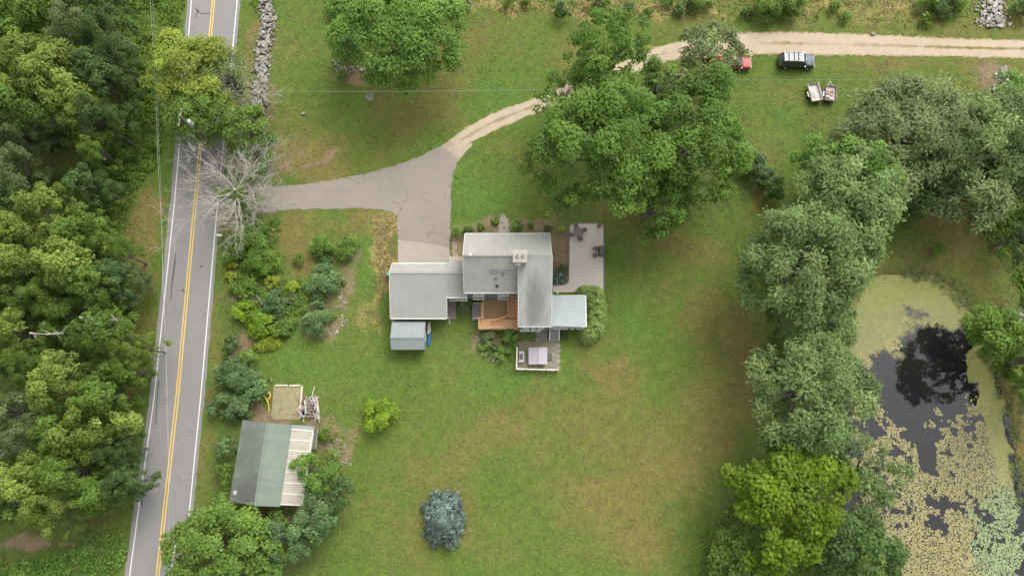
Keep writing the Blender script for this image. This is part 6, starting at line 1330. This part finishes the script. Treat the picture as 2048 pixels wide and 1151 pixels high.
# ------------------------------------------------------------------ vehicles
def wheel(par, x, y, r=.35, w_=.22):
    t_ = MB().tube([(x,y-w_/2,r),(x,y+w_/2,r)], r, 20).build('wheel', M['rubber'], par)
    s = 1 if y > 0 else -1; MB().tube([(x,y+s*(w_/2-.04),r),(x,y+s*(w_/2+.012),r)], r*.62, 14).build('rim', M['insul'], t_)
def loft(secs):
    """secs: list of closed outlines (same count) along x"""
    mb = MB(); k = len(secs[0])
    for s in secs: mb.v += s
    mb.f = [(i*k+j, (i+1)*k+j, (i+1)*k+(j+1)%k, i*k+(j+1)%k) for i in range(len(secs)-1) for j in range(k)]+[tuple(range(k)), tuple(range((len(secs)-1)*k, len(secs)*k))[::-1]]
    return mb
def car(name, label, cat, u, v, rz, Lc, Wc, paintm, prof, cabin, hood_m=None, roof_m=None, rails=False):
    p = P(u, v, .8); t_ = thing(name, label, cat, (p.x,p.y,0), rz=rz, local=True); hw = Wc/2
    secs = []
    for x, zt, wf in prof:     # lower body: x, deck height, width factor
        w_ = hw*wf; zb = .28 if abs(x) < Lc*.47 else .36
        secs.append([(x,-w_*.92,zb),(x,-w_,zb+.15),(x,-w_,zt-.22),(x,-w_*.95,zt-.07),(x,-w_*.80,zt),(x,0,zt+.03),(x,w_*.80,zt),(x,w_*.95,zt-.07),(x,w_,zt-.22),(x,w_,zb+.15),(x,w_*.92,zb)])
    loft(secs).build('body', paintm, t_, True)
    x0, x1, x2, x3, zb, zt, tw = cabin    # rear base, roof rear, roof front, front base
    wb_, wt_ = hw*.90, hw*tw
    rf = [(x1,-wt_,zt),(x2,-wt_,zt),(x2,wt_,zt),(x1,wt_,zt)]; bs_ = [(x0,-wb_,zb),(x3,-wb_,zb),(x3,wb_,zb),(x0,wb_,zb)]
    MB().add(bs_+rf, [(0,1,5,4),(1,2,6,5),(2,3,7,6),(3,0,4,7),(4,5,6,7)]).build('cabin', paintm, t_)
    def pane(nm, c4, k=.86):
        c4 = [Vector(c) for c in c4]; mid = sum(c4, Vector())/4; n = (c4[1]-c4[0]).cross(c4[3]-c4[0]).normalized(); n = n if n.dot(mid-Vector((0,0,zb))) > 0 else -n
        q4 = [mid+(c-mid)*k+n*.012 for c in c4]; MB().add(q4, [(0,1,2,3)]).build(nm, M['glass'], t_)
    pane('windshield', [bs_[1],bs_[2],rf[2],rf[1]]); pane('rear_window', [bs_[3],bs_[0],rf[0],rf[3]], .8)
    for s in (-1,1):
        i = 0 if s < 0 else 3; j = 1 if s < 0 else 2; A, B, C, D = Vector(bs_[i]), Vector(bs_[j]), Vector(rf[j]), Vector(rf[i])
        nw = 3 if rails else 2
        for k in range(nw):
            f0_, f1_ = k/nw+.015, (k+1)/nw-.015; pane('side_window', [A.lerp(B,f0_),A.lerp(B,f1_),D.lerp(C,f1_),D.lerp(C,f0_)])
        MB().box(x3-.25, s*(hw+.09), zb+.08, .13, .2, .14).build('mirror', paintm, t_)
        MB().box(Lc*.485, s*hw*.72, .68, .10, .34, .16).build('headlight', M['insul'], t_)
        MB().box(-Lc*.487, s*hw*.82, .85, .08, .16, .34).build('tail_light', mat('red_lamp_glass', (.35,.02,.02), .25, .1) if 'red_lamp_glass' not in bpy.data.materials else bpy.data.materials['red_lamp_glass'], t_)
        for wx in (-Lc*.30, Lc*.31): wheel(t_, wx, s*(hw-.10))
    MB().add([(x1+.05,-wt_+.04,zt+.012),(x2-.04,-wt_+.04,zt+.012),(x2-.04,wt_-.04,zt+.012),(x1+.05,wt_-.04,zt+.012)], [(0,1,2,3)]).build('roof', roof_m or paintm, t_)
    hx0, hx1 = x3+.05, Lc*.46; zh = np.interp([hx0,hx1], [a[0] for a in prof], [a[1] for a in prof])+.035
    MB().add([(hx0,-hw*.74,zh[0]),(hx1,-hw*.66,zh[1]),(hx1,hw*.66,zh[1]),(hx0,hw*.74,zh[0]),(hx0,0,zh[0]+.035),(hx1,0,zh[1]+.035)], [(0,1,5,4),(4,5,2,3)]).build('hood', hood_m or paintm, t_)
    for s in (-1,1): MB().box(s*Lc*.492, 0, .5, .10, Wc*.86, .22).build('bumper', paintm, t_)
    if rails:
        for s in (-1,1): MB().tube([(x1+.15,s*(wt_-.06),zt+.02),(x1+.25,s*(wt_-.06),zt+.1),(x2-.35,s*(wt_-.06),zt+.1),(x2-.25,s*(wt_-.06),zt+.02)], .025, 5).build('roof_rail', M['insul'], t_)
        for x in (x1+.55,(x1+x2)/2,x2-.7): MB().box(x,0,zt+.10,.07,wt_*1.9,.03).build('cross_bar', M['black'], t_)
        MB().tube([(x2-.3,-wt_*.2+wt_,zt),(x2-.65,wt_*.85,zt+.5)], .01, 4).build('antenna', M['black'], t_)
    return t_
def carpaint(name, c, metal=.3, rough=.3):
    m, t, o = newmat(name); b = N(t, 'ShaderNodeBsdfPrincipled', Roughness=rough, Metallic=metal); b.inputs['Coat Weight'].default_value = .6; b.inputs['Coat Roughness'].default_value = .08
    t.links.new(mixc(t, ramp(t, noise(t, 6, 4), .4, .7), c, tuple(x*.85 for x in c)), b.inputs['Base Color']); t.links.new(b.outputs[0], o.inputs[0]); return m
navy, redp = carpaint('dark_navy_car_paint', (.085,.10,.12), .85, .22), carpaint('faded_red_car_paint', (.42,.035,.025), .1, .4)
suv = car('parked_suv', 'dark navy station wagon with a railed roof toned pale like reflected sky parked beside the gravel track', 'car', 1594, 121, R_(-2), 4.75, 1.88, navy,
    [(-2.36,.75,.86),(-2.28,1.02,.97),(-1.2,1.04,1),(.5,1.04,1),(1.2,1.03,1),(1.9,.96,.97),(2.22,.86,.90),(2.36,.62,.80)], (-2.22,-1.98,.55,1.15,1.0,1.72,.72), carpaint('bluish_hood_reflecting_paint', (.10,.12,.14), .5, .25) if False else navy, carpaint('sky_sheen_roof_paint', (.17,.17,.19), .0, .55), True)  # roof panel in paler grey: the sky's reflection is put into its colour
car('parked_sedan', 'red car half hidden under the rounded tree at the track', 'car', 1470, 124, R_(-2), 4.4, 1.76, redp,
    [(-2.18,.66,.84),(-2.1,.92,.95),(-1.2,.95,1),(.4,.92,1),(1.0,.90,1),(1.7,.82,.96),(2.05,.72,.88),(2.18,.52,.78)], (-1.75,-1.05,.25,1.05,.90,1.38,.70))

# ------------------------------------------------------------------ two utility trailers
def flat_trailer(label, corners, zf, wall_m, floor_m, tongue, load):
    zz = .62; q = [P(u,v,zz) for u,v in corners]; c = sum(q, Vector())/4; ex = ((q[1]-q[0])+(q[2]-q[3]))/2; ey = ((q[0]-q[3])+(q[1]-q[2]))/2; wd, ln = ex.length, ey.length; ang = math.atan2(-ey.x, ey.y)
    t_ = thing('utility_trailer', label, 'trailer', (c.x,c.y,0), rz=ang, local=True)
    n = 8
    for k in range(n): MB().bx(-wd/2+k*wd/n+.01, -wd/2+(k+1)*wd/n-.01, -ln/2, ln/2, .50, .54).build('floor_plank', floor_m, t_)
    for s in (-1,1): MB().bx(s*wd/2-.03, s*wd/2+.03, -ln/2, ln/2, .54, .90).build('side_board', wall_m, t_); wheel(t_, 0, 0) if False else None
    MB().bx(-wd/2+.03, wd/2-.03, -ln/2-.03, -ln/2+.03, .54, .88).build('tail_board', wall_m, t_); MB().bx(-wd/2+.03, wd/2-.03, ln/2-.03, ln/2+.03, .54, .80).build('front_board', M['greywood'], t_)
    MB().bx(-wd/2, wd/2, -ln/2, ln/2, .40, .495).build('chassis', M['rust'], t_)
    for s in (-1,1):
        x = s*(wd/2+.14); w_ = MB().tube([(x-.09,-.1,.28),(x+.09,-.1,.28)], .28, 14).build('wheel', M['rubber'], t_); MB().tube([(x-.1,-.1,.28),(x+.1,-.1,.28)], .14, 10).build('rim', M['insul'], w_)
        MB().bx(x-.1, x+.1, -.45, .25, .58, .62).build('mudguard', M['steel'] if s < 0 else M['greywood'], t_)
    for s in (-1,1): MB().tube([(s*.45,ln/2,.45),(0,ln/2+tongue,.42)], .04, 5).build('drawbar', M['steel'], t_)
    MB().tube([(0,ln/2+tongue-.1,.1),(0,ln/2+tongue-.1,.62)], .035, 6).build('jack', M['steel'], t_)
    return t_, wd, ln
wmat = mat('whitewashed_board', (.56,.52,.48), .75, .25, 3)
t1, w1, l1_ = flat_trailer('left one of two open trailers on the grass, with a long board leaning across it', [(1614,168),(1635,170),(1645,201),(1623,203)], 0, wmat, wmat, .1, 0)
a, b_ = P(1616,170,.95), P(1634,193,.7); bdx = thing('long_board', 'long pale board leaning diagonally in the left trailer', 'board', ((a.x+b_.x)/2,(a.y+b_.y)/2,0)); MB().box((a.x+b_.x)/2,(a.y+b_.y)/2,.85,.16,(a-b_).length,.05,math.atan2(-(b_-a).x,(b_-a).y), .12).build('plank', mat('cream_board', (.70,.64,.52), .7, .1), bdx)
t2, w2, l2_ = flat_trailer('right one of two open trailers on the grass, loaded with pinkish sacks', [(1651,172),(1672,174),(1670,203),(1649,201)], 0, M['greywood'], wmat, .8, 0)
rg = random.Random(3)
for k, (u, v, m_) in enumerate(((1659,182,'pinkish_sack'),(1662,190,'rose_sack'),(1655,193,'cream_sack'),(1664,181,'pinkish_sack'),(1662,197,'cream_sack'),(1655,186,'rose_sack'))):
    cs = {'pinkish_sack': (.46,.30,.26), 'rose_sack': (.40,.25,.23), 'cream_sack': (.58,.50,.42)}[m_]; q = P(u, v, .7)
    mm = bpy.data.materials.get(m_) or mat(m_, cs, .8, .2, 4)
    sk = MB().lathe(q.x, q.y, [(.12,.545),(.30,.60),(.33,.68),(.22,.78),(.05,.80)], 10, rg.uniform(.8,1.2), rg.uniform(.7,1)).build('sack', mm, None, True)
    tag(sk, ['pink sack at the top left in the loaded trailer','rose sack in the middle of the loaded trailer','cream sack at the lower left in the loaded trailer','pink sack at the top right in the loaded trailer','cream sack at the tail end of the loaded trailer','rose sack at the left side of the loaded trailer'][k], 'sack', 'sacks in the right trailer')
